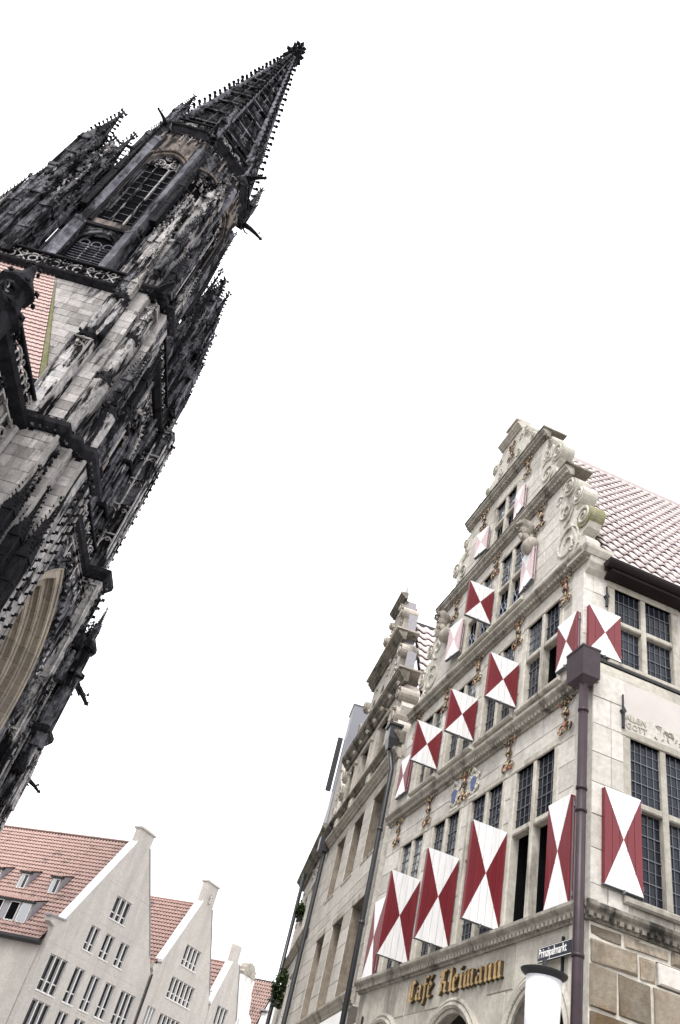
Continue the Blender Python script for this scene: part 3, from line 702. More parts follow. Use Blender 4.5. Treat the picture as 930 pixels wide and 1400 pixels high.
# ---- street lamp
M['opal']=plain('opal_glass_lantern',(.56,.565,.585),.4,var=.03)
def lamp(x,y,zt,r,label,k=1.0):
    t=thing('street_lamp',label,'street lamp',(x,y,0),0,'street lamps along the arcades')
    MB().lathe([(r*.82,zt-1.0*k),(r*.88,zt-.55*k),(r*.96,zt-.03)],0,0,28).build('lantern_glass','opal',t,True)
    MB().lathe([(r*.95,zt-.03),(r*1.22,zt+.015),(r*1.26,zt+.035),(r*.9,zt+.06),(r*.3,zt+.075),(.025,zt+.09),(.025,zt+.17)],0,0,28).build('lantern_cap','iron',t)
    MB().lathe([(.1,0),(.1,.5),(.06,.6),(.05,zt-1.2*k),(r*.5,zt-1.12*k),(r*.86,zt-1.0*k)],0,0,14).build('post','iron',t,True)
    return t
lamp(5.0,8.62,4.10,.205,'opal white lantern with dark cap in front of the corner house arches')
# ------------------------------------------------------------------ walls with openings of any outline
def holed_wall(poly, holes, fr, thick, d0=0):
    bm=bmesh.new(); loops=[]
    for P in [poly]+holes:
        vs=[bm.verts.new((p[0],0,p[1])) for p in P]; loops.append(P)
        for i in range(len(vs)): bm.edges.new((vs[i],vs[(i+1)%len(vs)]))
    bmesh.ops.triangle_fill(bm, use_beauty=True, use_dissolve=False, edges=bm.edges[:], normal=(0,-1,0))
    bm.verts.index_update()
    tris=[tuple(v.index for v in f.verts) for f in bm.faces]; pts=[(v.co.x,v.co.z) for v in bm.verts]; bm.free()
    n=len(pts); mb=MB()
    vs=[(s,d0,z) for s,z in pts]+[(s,d0-thick,z) for s,z in pts]
    fs=tris+[tuple(i+n for i in t[::-1]) for t in tris]
    o=0
    for P in loops:
        m=len(P); fs += [(o+i,o+(i+1)%m,o+(i+1)%m+n,o+i+n) for i in range(m)]; o+=m
    mb.add(vs,fs,fr); return mb
def rect(a,b,c,d): return [(a,c),(b,c),(b,d),(a,d)]
def fin_window(parent,fr,s0,s1,z0,z1,n,d=-.10,split=.3,fin=.09,frame_m='frame'):
    mb=MB(); mb.box(s0-.04,s1+.04,-.3,.05,z0-.07,z0-.002,fr,.015)
    for i in range(n+1):
        s=s0+(s1-s0)*i/n
        a,b=(s,s+fin*.6) if i==0 else ((s-fin*.6,s) if i==n else (s-fin/2,s+fin/2))
        mb.box(a,b,-.28,-.035,z0,z1,fr)
    mb.box(s0,s1,-.28,-.16,z1-.06,z1,fr); mb.box(s0,s1,-.28,-.16,z0,z0+.06,fr)
    if split: mb.box(s0,s1,-.27,-.17,z0+(z1-z0)*split-.03,z0+(z1-z0)*split+.03,fr)
    w=mb.build('window',frame_m,parent)
    for i in range(n):
        a=s0+(s1-s0)*i/n+fin*.5; b=s0+(s1-s0)*(i+1)/n-fin*.5
        MB().box(a,b,-.25,-.22,z0+.06,z1-.06,fr).build('pane','glass_clear',w)
    return w
def slab(parent,name,pts,th,mat):
    P=[Vector(p) for p in pts]; n=(P[1]-P[0]).cross(P[2]-P[0]).normalized()
    if n.z<0: n=-n
    m=len(P); mb=MB(); mb.add([p for p in P]+[p-n*th for p in P],[tuple(range(m)),tuple(range(2*m-1,m-1,-1))]+[(i,(i+1)%m,(i+1)%m+m,i+m) for i in range(m)])
    return mb.build(name,mat,parent)
M['reveal']=stone('brown_jamb_stone',(.26,.22,.175),(.19,.16,.13),(.05,.045,.04),.5,.66,.15,1.5)
# ------------------------------------------------------------------ second house on the right
A2=R(6.3); B2O=Vector((6.6,19.62,0)); s2=Vector((math.sin(A2),math.cos(A2),0)); n2=Vector((-s2.y,s2.x,0))
G=frame(B2O,s2,n2)
h2=thing('stone_house','narrow grey sandstone house with renaissance gable beside the shuttered house','building')
rows=[[(1.0,2.4,5.72,7.96),(3.4,4.75,5.72,7.96),(5.8,7.05,5.72,7.96)],[(1.1,2.45,9.2,11.05),(3.5,4.8,9.2,11.05),(5.9,7.15,9.2,11.05)]]
masonry(G,'front_wall',h2,.05,9.1,5.3,8.6,rows[0],'b2',.42,(.5,1.1),thick=.55)
masonry(G,'front_wall',h2,.05,9.1,8.6,11.5,rows[1],'b2',.42,(.5,1.1),thick=.55)
masonry(G,'front_wall',h2,.05,9.1,0,4.0,[],'b2',1.0,(1,2),thick=.4)
for rw in rows:
    for a,b,c,d in rw:
        mb=MB(); mb.box(a-.12,b+.12,-.5,.022,d,d+.2,G,.02); mb.box(a-.05,b+.05,-.45,.03,c-.13,c-.002,G,.03)
        mb.box((a+b)/2-.05,(a+b)/2+.05,-.47,-.40,c,d,G); mb.box(a,b,-.47,-.40,c+(d-c)*.66,c+(d-c)*.66+.07,G)
        w=mb.build('window','b2trim',h2)
        MB().box(b-.012,b-.001,-.44,-.012,c+.01,d-.01,G).merge(MB().box(a,b,-.44,-.02,d-.012,d-.001,G)).build('reveal','reveal',w)
        for x0,x1 in ((a+.06,(a+b)/2-.05),((a+b)/2+.05,b-.06)): MB().box(x0,x1,-.45,-.43,c,d,G).build('pane','glass_clear',w)
cornice(G,.05,9.15,5.34,.26,.20,'cornice',h2,'b2trim')
cornice(G,.02,9.15,11.42,.28,.24,'cornice',h2,'b2trim'); cornice(G,.02,9.15,11.86,.36,.30,'cornice',h2,'cornice_dark')
MB().box(.05,9.1,-.4,.0,11.45,12.2,G).build('frieze','b2',h2)
for k in (.4,3.0,5.3,7.4): MB().box(k-.22,k+.14,.0,.26,11.62,11.98,G,.05).build('corbel','b2trim',h2)
fas=tag(MB().box(.3,8.9,.02,.16,3.9,5.2,G).build('shop_fascia','render_white'),'plain white shop fascia under the grey house cornice','sign')
C2=5.0
ops5=[(2.5,3.65,12.45,13.95),(4.85,6.0,12.45,13.95),(7.0,7.9,12.45,13.95)]
outl=[(1.0,12.2),(8.95,12.2),(9.0,12.8),(8.7,13.2),(8.85,13.6),(8.5,14.0),(8.55,14.5),(1.35,14.5),(1.4,14.0),(1.1,13.6),(1.3,13.2),(.95,12.8)]
holed_wall(outl,[rect(*o) for o in ops5],G,.5).build('gable_wall','b2',h2)
for a,b,c,d in ops5:
    mb=MB(); mb.box(a-.14,a+.03,-.4,.07,c,d,G,.03); mb.box(b-.03,b+.14,-.4,.07,c,d,G,.03); mb.box(a-.2,b+.2,-.4,.11,d,d+.16,G,.03); mb.box(a-.2,b+.2,-.4,.11,c-.13,c,G,.03); mb.box((a+b)/2-.04,(a+b)/2+.04,-.4,-.3,c,d,G)
    w=mb.build('window','b2trim',h2); MB().box(a,b,-.38,-.36,c,d,G).build('pane','glass_clear',w)
cornice(G,1.1,8.9,14.45,.44,.32,'cornice',h2,'cornice_dark'); MB().box(1.05,8.95,-.55,.34,14.88,14.94,G).build('coping_slab','b2trim',h2)
out2=[(2.55,15.0),(7.45,15.0),(7.5,15.4),(7.2,15.8),(7.25,16.3),(6.95,16.7),(6.9,17.15),(3.1,17.15),(3.05,16.7),(2.75,16.3),(2.8,15.8),(2.5,15.4)]
def arched(a,b,z0,zs): return [(a,z0),(b,z0)]+[(x,z) for x,z in arc(((a+b)/2,zs),(b-a)/2,0,180,8)]
hs2=[(3.6,4.2,15.3,16.1),(4.9,5.5,15.3,16.1),(6.1,6.65,15.3,16.1)]
holed_wall(out2,[arched(*o) for o in hs2],G,.5).build('gable_wall','b2',h2)
for o in hs2: MB().prism(arched(*o),-.3,-.28,G).build('window','glass_clear',h2)
cornice(G,2.85,7.15,17.12,.34,.26,'cornice',h2,'cornice_dark'); MB().box(2.8,7.2,-.5,.36,17.48,17.54,G).build('coping_slab','b2trim',h2)
out3=[(3.6,17.5),(6.4,17.5),(6.45,17.9),(6.1,18.3),(6.2,18.8),(5.85,19.1),(5.75,19.6),(5.6,19.9),(4.4,19.9),(4.25,19.6),(4.15,19.1),(3.8,18.8),(3.9,18.3),(3.55,17.9)]
MB().prism(out3,-.45,0,G).build('gable_crown','b2trim',h2)
cornice(G,4.15,5.85,19.82,.26,.26,'cornice',h2,'cornice_dark')
MB().tube([tuple(Vector(G(5.0,-.1,20.0))),tuple(Vector(G(5.0,-.1,20.45))),tuple(Vector(G(5.0,-.1,21.0)))],.16,6,r1=.03).build('spike','b2trim',h2)
mb=MB()
for sg in (1,-1):
    for c,z,r in ((3.5,13.4,.32),(3.9,12.7,.3),(3.65,14.1,.26),(2.3,15.5,.3),(2.35,16.5,.26),(1.25,17.8,.3),(1.15,18.9,.24),(.7,19.4,.18)):
        s0=C2+sg*c; mb.prism(arc((s0,z),r*.9,0,340,14),-.5,.12,G); mb.tube([(x,.15,zz) for x,zz in spiral((s0,z),r*.8,.05,1.5,30,16,sg)],r*.16,5,fr=G)
    for k in range(26):
        z=random.uniform(12.4,19.6); wid=3.6-(z-12.3)*.4; mb.lump(G(C2+sg*random.uniform(.2,1)*wid,.05,z),random.uniform(.06,.11),n2,.8)
for k in range(9):
    s=1.2+k*.95; mb.lump(G(s,.24,14.38),.085,(0,0,-1),1.5)
mb.build('carved_ornament','b2trim',h2,stuff=True)
for z0,z1,a,b in ((15.02,16.4,2.5,3.0),(17.54,18.6,3.5,3.9),(18.6,19.6,4.15,4.4)): MB().box(a-.12,a-.02,-.42,-.1,z0-.3,z1,G).build('lead_cheek','slate',h2)
# its roof of single pantiles
ev=Vector(G(.0,-.6,12.3)); rg=Vector(G(4.7,-.6,19.3)); t2=(rg-ev); H2L=t2.length; t2.normalize(); back2=-n2
nn=back2.cross(t2); nn=nn if nn.z>0 else -nn
x2=back2 if back2.cross(t2).dot(nn)>0 else -back2
r2=slab(h2,'roof',[ev,ev+back2*9,rg+back2*9,rg],.15,'darkwood')
rt2=Matrix((back2,t2,back2.cross(t2))).transposed()
if back2.cross(t2).z<0: rt2=Matrix((-back2,t2,(-back2).cross(t2))).transposed()
kk=1.42; rest=MB()
for i in range(int(H2L/(TL_*kk))):
    for j in range(22):
        p=ev+t2*(i*TL_*kk)+back2*(.0+j*TW*kk)+nn*.02
        if i>=int(H2L/(TL_*kk))-12 and j<9:
            o=link('roof_tile',ptm,r2); o.matrix_local=Matrix.Translation(p)@rt2.to_4x4()@Matrix.Scale(kk,4)
        else: rest.add([p+rt2@(v*kk) for v in pv_],pf_)
me=bpy.data.meshes.new('roof_tiles'); me.from_pydata(rest.v,[],rest.f); me.materials.append(M['tile']); link('roof_tiles',me,r2,stuff=True)
# black downpipe between the two houses
mb=MB(); b0=Vector(G(.06,.16,0)); mb.tube([b0,b0+Vector((0,0,11.0)),b0+Vector((0,0,11.3))+s2*.1+n2*.05,Vector(G(.30,.30,11.75))],.068,10)
for z in (7.0,4.6,9.3): mb.tube([b0+Vector((0,0,z)),b0+Vector((0,0,z+.08))],.082,10)
dp2=mb.build('downpipe','blackpipe',h2,True)
mb=MB(); hx=[(.06,.08),(.5,.08),(.5,.42),(.06,.42)]; hy=[(.16,.12),(.4,.12),(.4,.36),(.16,.36)]
mb.add([G(a,b,12.35) for a,b in hx]+[G(a,b,11.95) for a,b in hx]+[G(a,b,11.65) for a,b in hy],[(0,1,2,3),(8,9,10,11)]+[(i,(i+1)%4,(i+1)%4+4,i+4) for i in range(4)]+[(i+4,(i+1)%4+4,(i+1)%4+8,i+8) for i in range(4)])
mb.sweep([(0.05,12.33),(.46,12.33),(.48,12.4),(.05,12.4)],.02,.54,G); mb.build('hopper','blackpipe',dp2)
mb=MB(); e0=Vector(G(9.05,.14,0)); mb.tube([e0,e0+Vector((0,0,11.4))],.08,8); mb.box(8.85,9.2,.05,.4,11.3,11.8,G); mb.build('downpipe','blackpipe',h2,False)
# ------------------------------------------------------------------ third house, seen edge on
A3=R(10.0); B3O=Vector(G(9.15,0,0)); s3=Vector((math.sin(A3),math.cos(A3),0)); n3=Vector((-s3.y,s3.x,0)); K=frame(B3O,s3,n3)
h3=thing('far_house','grey house seen edge on beyond the renaissance gable with zinc clad shaft','building')
ow=[(1.0+k*1.7,2.1+k*1.7,z,z+1.7) for k in range(4) for z in (6.2,9.4)]
holed_wall(rect(.05,7.6,0,12.2),[rect(*o) for o in ow],K,.45).build('front_wall','b2',h3)
for o in ow:
    w=MB().box(o[0],o[1],-.3,-.27,o[2],o[3],K).build('window','glass_clear',h3)
cornice(K,0,7.7,8.55,.25,.22,'cornice',h3,'b2trim'); cornice(K,0,7.7,12.0,.4,.4,'cornice',h3,'cornice_dark')
MB().prism([(.2,12.4),(7.4,12.4),(6.6,14.4),(5.2,15.2),(4.2,16.6),(3.2,16.6),(2.2,15.2),(1.0,14.4)],-.45,0,K).build('gable_wall','b2',h3)
MB().box(3.4,4.8,-1.2,.05,12.4,19.3,K).build('zinc_shaft','zinc',h3); MB().box(3.35,4.85,-1.3,.1,19.3,19.8,K).build('shaft_cap','coping',h3)
MB().box(4.85,4.97,.1,.34,15.6,18.2,K).build('gutter_rail','iron',h3)
mb=MB()
for k in range(30): mb.lump(K(random.uniform(.3,7.0),.03,random.uniform(6,14.5)),random.uniform(.06,.13),n3,.8)
mb.build('carved_ornament','b2trim',h3,stuff=True)
MB().tube([K(5.2,.3,0),K(5.2,.3,12)],.08,8).build('downpipe','blackpipe',h3,True)
# flower boxes with clipped shrubs on its sills
M['leaf']=stone('dark_green_leaves',(.035,.055,.022),(.055,.075,.03),None,rnd=.2,sc=4,bmp=.1)
M['terracotta']=plain('brown_planter',(.10,.06,.045),.8)
def shrub(c,rx,rz,n,label):
    t=thing('window_box_shrub',label,'shrub',tuple(c),0,'shrubs on the far house front')
    mb=MB()
    for i in range(n):
        th=random.uniform(0,6.28); ph=math.acos(random.uniform(-1,1)); rr=random.uniform(.5,1.0)**.6*random.uniform(.7,1.35)*(1+.25*math.sin(3*th+2*ph))
        p=Vector((rx*rr*math.sin(ph)*math.cos(th),rx*rr*math.sin(ph)*math.sin(th),rz*rr*math.cos(ph)+rz*.9))
        a=Vector((random.gauss(0,1),random.gauss(0,1),random.gauss(0,1))).normalized(); b=a.orthogonal().normalized(); l=random.uniform(.05,.11)
        mb.add([p-a*l,p+b*l*.5,p+a*l,p-b*l*.5],[(0,1,2,3)])
    mb.build('foliage','leaf',t); MB().tube([(0,0,0),(0.02,0,rz*.8),(0,.03,rz*1.4)],.04,6,r1=.015).build('stem','terracotta',t)
    MB().box(-rx*.5,rx*.5,-rx*.45,rx*.45,-.14,.06).build('planter','iron',t)
shrub(K(4.4,.16,7.1),.33,.55,900,'round dark green shrub in a planter on the far house front, the lower one')
shrub(K(4.3,.14,10.1),.2,.26,330,'small green shrub in a planter on the far house front, the upper one')
# ------------------------------------------------------------------ row of gabled houses across the square
HP=Vector((-1.3,58,0)); hu=Vector((.737,.676,0)).normalized(); hn=Vector((hu.y,-hu.x,0)); hw=Vector((math.cos(R(142)),math.sin(R(142)),0))
HF=frame(HP,hu,hn)
def on(s,d,z,k=0): return Vector(HF(s,d,z))+hw*k
def gable_house(name,label,poly,holes,eL,rg,eR,depth,coping,kn):
    t=thing(name,label,'building',group='grey gabled houses across the square')
    holed_wall(poly,[rect(*h[:4]) for h in holes],HF,.5).build('gable_wall','render',t)
    for h in holes: fin_window(t,HF,*h[:5])
    a=on(eL[0],-.4,eL[1]); b=on(rg[0],-.4,rg[1]); c=on(eR[0],-.4,eR[1])
    rl=slab(t,'roof',[a,a+hw*depth,b+hw*depth,b],.2,'darkwood'); slab(t,'roof',[b,b+hw*depth,c+hw*depth,c],.2,'redtile')
    tile_field(a,hw,b-a,depth,(b-a).length,rl,'redtile','roof_tiles',.34,.28,.03,.07)
    (p0,p1)=coping; mb=MB(); q0,q1=Vector((p0[0],0,p0[1])),Vector((p1[0],0,p1[1]))
    mb.add([HF(p0[0],.04,p0[1]),HF(p1[0],.04,p1[1]),HF(p1[0]+.05,.04,p1[1]-.16),HF(p0[0]+.05,.04,p0[1]-.16)]+[HF(p0[0]-.0,-.62,p0[1]+.03),HF(p1[0],-.62,p1[1]+.03),HF(p1[0]+.05,-.62,p1[1]-.16),HF(p0[0]+.05,-.62,p0[1]-.16)],[(0,1,2,3),(7,6,5,4),(0,4,5,1),(1,5,6,2),(2,6,7,3),(3,7,4,0)])
    mb.build('coping','coping',t)
    MB().prism([eR[2],eR[3],(eR[3][0]+.02,eR[3][1]+.09),(eR[2][0]+.02,eR[2][1]+.09)],-.6,.05,HF).build('coping','slate',t)
    return t,rl
H1poly=[(.5,0),(10.68,0),(10.68,11.6),(10.0,12.5),(6.1,18.5),(6.15,19.42),(4.5,19.42),(4.5,18.3),(1.25,12.25),(1.2,11.86),(-.05,11.74),(-.05,11.45),(.5,11.3)]
H1win=[(4.74,6.45,13.33,14.78,3),(3.52,4.5,10.96,12.44,2),(5.12,6.12,10.96,12.44,2),(6.74,7.76,10.96,12.44,2),(1.17,2.88,7.92,9.94,3),(3.6,4.62,7.92,9.94,2),(5.22,6.2,7.92,9.94,2),(6.78,7.82,7.92,9.94,2),(8.46,10.08,7.92,9.94,3)]+[(a,b,5.4,7.46,n) for a,b,n in ((1.25,2.94,3),(3.7,4.68,2),(5.3,6.3,2),(6.9,7.9,2),(8.5,10.1,3))]
HO1,rl1=gable_house('gabled_house','tall grey rendered gable house with dormers in its long red roof',H1poly,H1win,(.1,10.3),(5.25,18.7),(10.6,11.3,(6.1,18.52),(10.0,12.5)),26,((1.0,11.95),(4.55,18.55)),None)
MB().box(4.42,6.22,-.7,.1,19.42,19.56,HF).build('cap_stone','render',HO1)
MB().sweep([(-.62,0),(.1,0),(.1,.1),(-.62,.1)],-.18,1.25,lambda s,d,z:HF(s,d,11.72+z+ (0 if s<1 else .12))).build('kneeler','slate',HO1)
# panel joints of the render
mb=MB()
for z in (10.45,12.75,15.3,7.68):
    wdt=(0.55,10.6) if z<11.6 else ((z-11.6)/(18.5-11.6)*4.3+1.3, 10.3-(z-12.2)*.66)
    mb.box(wdt[0],wdt[1],.0,.004,z-.008,z+.008,HF)
mb.build('render_joint','b2trim',HO1,stuff=True)
# its long left flank
n1=Vector((-hw.y,hw.x,0)); n1=n1 if n1.dot(hu)<0 else -n1
FL=frame(on(.45,-.45,0),hw,n1)
fw=[(3.3+k*4.2,5.0+k*4.2,7.2,9.6) for k in range(4)]+[(3.3+k*4.2,5.0+k*4.2,3.4,6.0) for k in range(4)]
holed_wall(rect(0,24,0,10.4),[rect(*o) for o in fw],FL,.4).build('flank_wall','render',HO1)
for o in fw: fin_window(HO1,FL,*o,3)
MB().sweep([(.1,10.1),(.45,10.12),(.5,10.22),(.5,10.38),(.1,10.38)],-.1,24,FL).build('gutter','iron',HO1)
upv1=(on(5.25,-.4,18.7)-on(.1,-.4,10.3)).normalized(); e1=on(.1,-.4,10.3)
def dormer(k0,k1,t,hgt,n,cheek):
    """flat topped slate hung dormer standing on the left roof slope"""
    b=e1+upv1*t; D=frame((b.x,b.y,b.z),hw,n1); run=hgt/abs(upv1.z)*math.hypot(upv1.x,upv1.y)
    d=MB(); d.add([D(k0,0,-.1),D(k1,0,-.1),D(k1,0,hgt),D(k0,0,hgt),D(k0,-run*2.0,hgt*1.45),D(k1,-run*2.0,hgt*1.45),D(k0,-.05,-.5),D(k1,-.05,-.5)],[(0,1,2,3),(3,2,5,4),(0,3,4,6),(1,7,5,2),(0,6,7,1),(6,4,5,7)])
    o=d.build('dormer','slate',rl1)
    tt=Vector(D(k0,-run*2.0,hgt*1.45))-Vector(D(k0,0,hgt)); es=Vector(D(k0-.1,.16,hgt+.02))-tt.normalized()*.1
    tf=tile_field(es,hw,tt,k1-k0+.2,tt.length+.2,None,'redtile','dormer_tiles',.3,.22,.02,.03); tf.parent=rl1
    MB().sweep([(-.02,hgt-.12),(.2,hgt-.12),(.2,hgt+.0),(-.02,hgt+.0)],k0-.08,k1+.08,D).build('dormer_eave','iron',rl1)
    return D
for k in (2.2,4.95,7.5,10.1,12.8):
    D=dormer(k-.12,k+.78,3.75,1.15,1,0)
    w=MB().box(k,k+.66,.01,.05,.02,1.0,D).build('dormer_window','frame',rl1)
    MB().box(k+.06,k+.3,.04,.06,.1,.94,D).build('dormer_pane','glass_clear',rl1); MB().box(k+.36,k+.6,.04,.06,.1,.94,D).build('dormer_pane','glass_bright',rl1)
D=dormer(2.0,11.5,1.0,1.35,8,0)
for k in (2.15,3.1,4.5,5.4,6.9,7.9,9.3):
    MB().box(k,k+.8,.01,.05,.02,1.2,D).build('dormer_window','frame',rl1)
    MB().box(k+.06,k+.74,.04,.06,.1,1.14,D).build('dormer_pane','glass_bright' if k<2.5 else 'void',rl1)
# second gable
H2poly=[(10.9,0),(18.45,0),(18.45,11.2),(17.9,12.4),(15.2,17.5),(15.2,19.15),(13.65,19.2),(13.65,17.6),(11.5,12.65),(11.45,12.4),(10.72,12.3),(10.72,12.0),(10.9,11.8)]
H2win=[(13.55,15.55,13.1,14.5,4),(13.1,16.15,10.8,12.17,6),(11.55,12.55,7.6,9.84,3),(13.1,15.6,7.6,9.8,5),(16.2,17.7,7.6,9.8,3)]+[(11.55,12.55,4.6,6.9,3),(13.1,15.6,4.6,6.9,5)]
HO2,_=gable_house('gabled_house','middle grey rendered gable house with small carved figure in its square peak',H2poly,H2win,(10.7,11.5),(14.4,17.7),(18.4,11.3,(15.2,17.5),(17.9,12.4)),16,((11.35,12.75),(13.7,17.75)),None)
MB().box(13.58,15.27,-.7,.08,19.15,19.28,HF).build('cap_stone','render',HO2)
mb=MB().tube([(14.5,.06,17.75),(14.5,.12,18.05),(14.48,.12,18.3)],.11,7,fr=HF,r1=.07); mb.lump(HF(14.48,.13,18.42),.09,(0,0,1),1); mb.tube([(14.35,.12,18.15),(14.5,.16,18.3),(14.66,.14,18.2)],.04,5,fr=HF); mb.build('carved_figure','render',HO2)
MB().tube([HF(10.8,.1,0),HF(10.8,.1,11.6)],.07,8).build('downpipe','iron',HO2)
# third gable
H3poly=[(18.5,0),(22.4,0),(22.3,11.6),(20.75,15.2),(20.45,15.3),(20.45,16.45),(19.6,16.45),(19.6,15.1),(18.5,11.9)]
HO3,_=gable_house('gabled_house','small grey rendered gable house with a plain square peak next to white house',H3poly,[(19.45,21.0,10.2,12.0,3),(19.2,21.6,7.2,9.2,4)],(18.1,11.4),(20.0,15.2),(22.2,11.6,(20.75,15.2),(22.3,11.6)),14,((18.4,11.95),(19.62,15.2)),None)
# white house with a shell topped gable
wh=thing('white_house','narrow white house whose stepped gable ends in a ribbed stone shell','building')
B=lambda s,d,z:HF(s,d-1.5,z)
MB().prism([(22.6,0),(27.0,0),(27.0,11.6),(26.5,12.6),(25.9,12.9),(25.7,14.1),(25.25,14.4),(25.25,15.3),(23.55,15.3),(23.55,14.0),(23.0,14.2),(22.75,13.5),(22.6,13.3)],-.5,0,B).build('gable_wall','render_white',wh)
for s in (23.55,24.35,25.2): MB().box(s-.13,s+.13,.0,.14,8,15.2,B).build('pilaster','render_white',wh)
w=MB().box(24.0,24.75,-.1,.02,10.9,12.3,B).build('window','frame',wh); MB().box(24.07,24.68,.02,.035,11,12.2,B).build('pane','void',w)
w=MB().box(22.85,23.35,-.1,.02,10.7,11.7,B).build('window','frame',wh); MB().box(22.9,23.3,.02,.035,10.8,11.6,B).build('pane','void',w)
mb=MB()
for k in range(9):
    a0,a1=180-180*k/9,180-180*(k+1)/9; am=(a0+a1)/2
    P=[(24.4,15.3)]+[(24.4+r_*math.cos(R(a)),15.3+r_*1.05*math.sin(R(a))) for a,r_ in ((a0,.9),(am,1.02),(a1,.9))]
    mb.prism(P,-.55,.12+.02*(k%2),B)
mb.build('shell','trim',wh); M['shellstone']=M['moss']
a=Vector(B(22.7,-.4,11)); b=Vector(B(24.9,-.4,15.6)); rr=slab(wh,'roof',[a,a+hw*12,b+hw*12,b],.2,'darkwood'); tile_field(a,hw,b-a,12,(b-a).length,rr,'redtile')
st=thing('white_house','small white stepped gable house below the dark round shrub','building')
FS=lambda s,d,z:HF(s+1.6,d-2.7,z)
MB().prism([(27.4,0),(33,0),(33,12),(31.6,13.1),(31.2,14.2),(30.2,15),(29.6,15),(29.4,14.2),(28.7,14.0),(28.5,12.6),(27.6,12.3)],-.6,0,FS).build('gable_wall','render_white',st)
a=Vector(FS(27.3,-.5,11.2)); b=Vector(FS(30.2,-.5,16.8)); rr=slab(st,'roof',[a,a+hw*16,b+hw*16,b],.2,'darkwood'); tile_field(a,hw,b-a,16,(b-a).length,rr,'redtile')
for s,z in ((28.6,14.05),(27.7,12.35),(29.9,15.05)): MB().box(s-.2,s+.45,-.7,.1,z,z+.12,FS).build('step_cap','slate',st)
lamp(5.0,15.95,4.02,.205,'opal white lantern with dark cap below the white shop fascia')
# ------------------------------------------------------------------ CHURCH TOWER (local: u east, v north, z up)
tw=thing('church_tower','tall soot blackened gothic church tower with openwork spire and crocketed pinnacles','church tower',(-13.7,34.34,0),R(-11.2))
FS_=lambda v:frame((0,v,0),(1,0,0),(0,-1,0))      # south facing plane at v: s = u
FE_=lambda u:frame((u,0,0),(0,1,0),(1,0,0))       # east facing plane at u: s = v
def crocket_line(mb,p0,p1,n,r,out):
    p0,p1=Vector(p0),Vector(p1); out=Vector(out).normalized(); ax=(p1-p0).normalized()
    for i in range(n):
        p=p0.lerp(p1,(i+.6)/n); k=r*random.uniform(.85,1.15)
        mb.tube([p-out*k*.2,p+out*k*.9+ax*k*.2],k*.62,4,r1=k*.5); mb.lump(p+out*k*1.25+ax*k*.7,k*1.0,out*.7+ax,1.25)
def pinn_mesh(mat,name='pinnacle'):
    """unit pinnacle: 1 wide, shaft 0..4, spirelet to 8.4"""
    mb=MB(); mb.box(-.42,.42,-.42,.42,0,4)
    for sx,sy in ((1,1),(1,-1),(-1,1),(-1,-1)): mb.tube([(sx*.42,sy*.42,0),(sx*.42,sy*.42,3.7)],.10,5)
    mb.box(-.52,.52,-.52,.52,-.02,.25); mb.box(-.5,.5,-.5,.5,1.7,1.85)
    for a in range(4):
        c,s=math.cos(a*math.pi/2),math.sin(a*math.pi/2); f=lambda t,d,z,c=c,s=s:(c*d-s*t,s*d+c*t,z)
        mb.prism([(-.5,3.4),(.5,3.4),(0,4.75)],.3,.56,f)
        mb.tube([(-.25,.44,.5),(-.25,.44,2.7),(0,.44,3.25),(.25,.44,2.7),(.25,.44,.5)],.06,4,fr=f)
        for k in (.25,.5,.75):
            for sg in (1,-1): mb.lump(f(sg*(.5-.5*k),.5,3.4+1.35*k+.08),.11,f(sg*.7,0,.8))
        mb.lump(f(0,.5,4.85),.14,(0,0,1),2)
    mb.add([(.36,.36,4),(-.36,.36,4),(-.36,-.36,4),(.36,-.36,4),(.05,.05,7.7),(-.05,.05,7.7),(-.05,-.05,7.7),(.05,-.05,7.7)],[(0,1,2,3),(7,6,5,4)]+[(i,(i+1)%4,(i+1)%4+4,i+4) for i in range(4)])
    for sx,sy in ((1,1),(1,-1),(-1,1),(-1,-1)): crocket_line(mb,(sx*.34,sy*.34,4.5),(sx*.06,sy*.06,7.5),7,.11,(sx,sy,.1))
    mb.tube([(0,0,7.5),(0,0,8.3)],.07,6); mb.lathe([(.05,7.75),(.2,7.85),(.05,7.95)],0,0,8)
    for a in range(4): mb.lump((.2*math.cos(a*1.571),.2*math.sin(a*1.571),8.1),.13,(math.cos(a*1.571),math.sin(a*1.571),.5))
    mb.lump((0,0,8.3),.14,(0,0,1),1.6)
    return mb.mesh(name,mat)
PM={k:pinn_mesh(k) for k in ('soot','mixed','black','pale')}
def pinn(u,v,z,w,h,mat='soot',rot=0,parent=None):
    o=link('pinnacle',PM[mat],parent or tw,(u,v,z)); o.scale=(w,w,h/8.45); o.rotation_euler=(0,0,R(rot)); return o
def gargoyle_mesh():
    mb=MB(); mb.tube([(0,0,0),(.5,0,.1),(1.0,0,.12),(1.5,0,-.02),(1.95,0,-.22)],.24,6,r1=.09)
    mb.lump((1.95,0,-.2),.16,(1,0,-.3),1.4); mb.lump((1.7,.1,.1),.09,(-.2,.3,1),2); mb.lump((1.7,-.1,.1),.09,(-.2,-.3,1),2)
    for sg in (1,-1): mb.tube([(.5,.15*sg,0),(.8,.28*sg,-.22),(1.05,.22*sg,-.3)],.07,5,r1=.05)
    mb.tube([(.3,0,.2),(.7,0,.38),(1.0,0,.3)],.08,5,r1=.04); return mb.mesh('gargoyle','black')
GM=gargoyle_mesh()
def gargoyle(u,v,z,ang,sc=1): 
    o=link('gargoyle',GM,tw,(u,v,z)); o.rotation_euler=(0,0,R(ang)); o.scale=(sc,)*3; return o
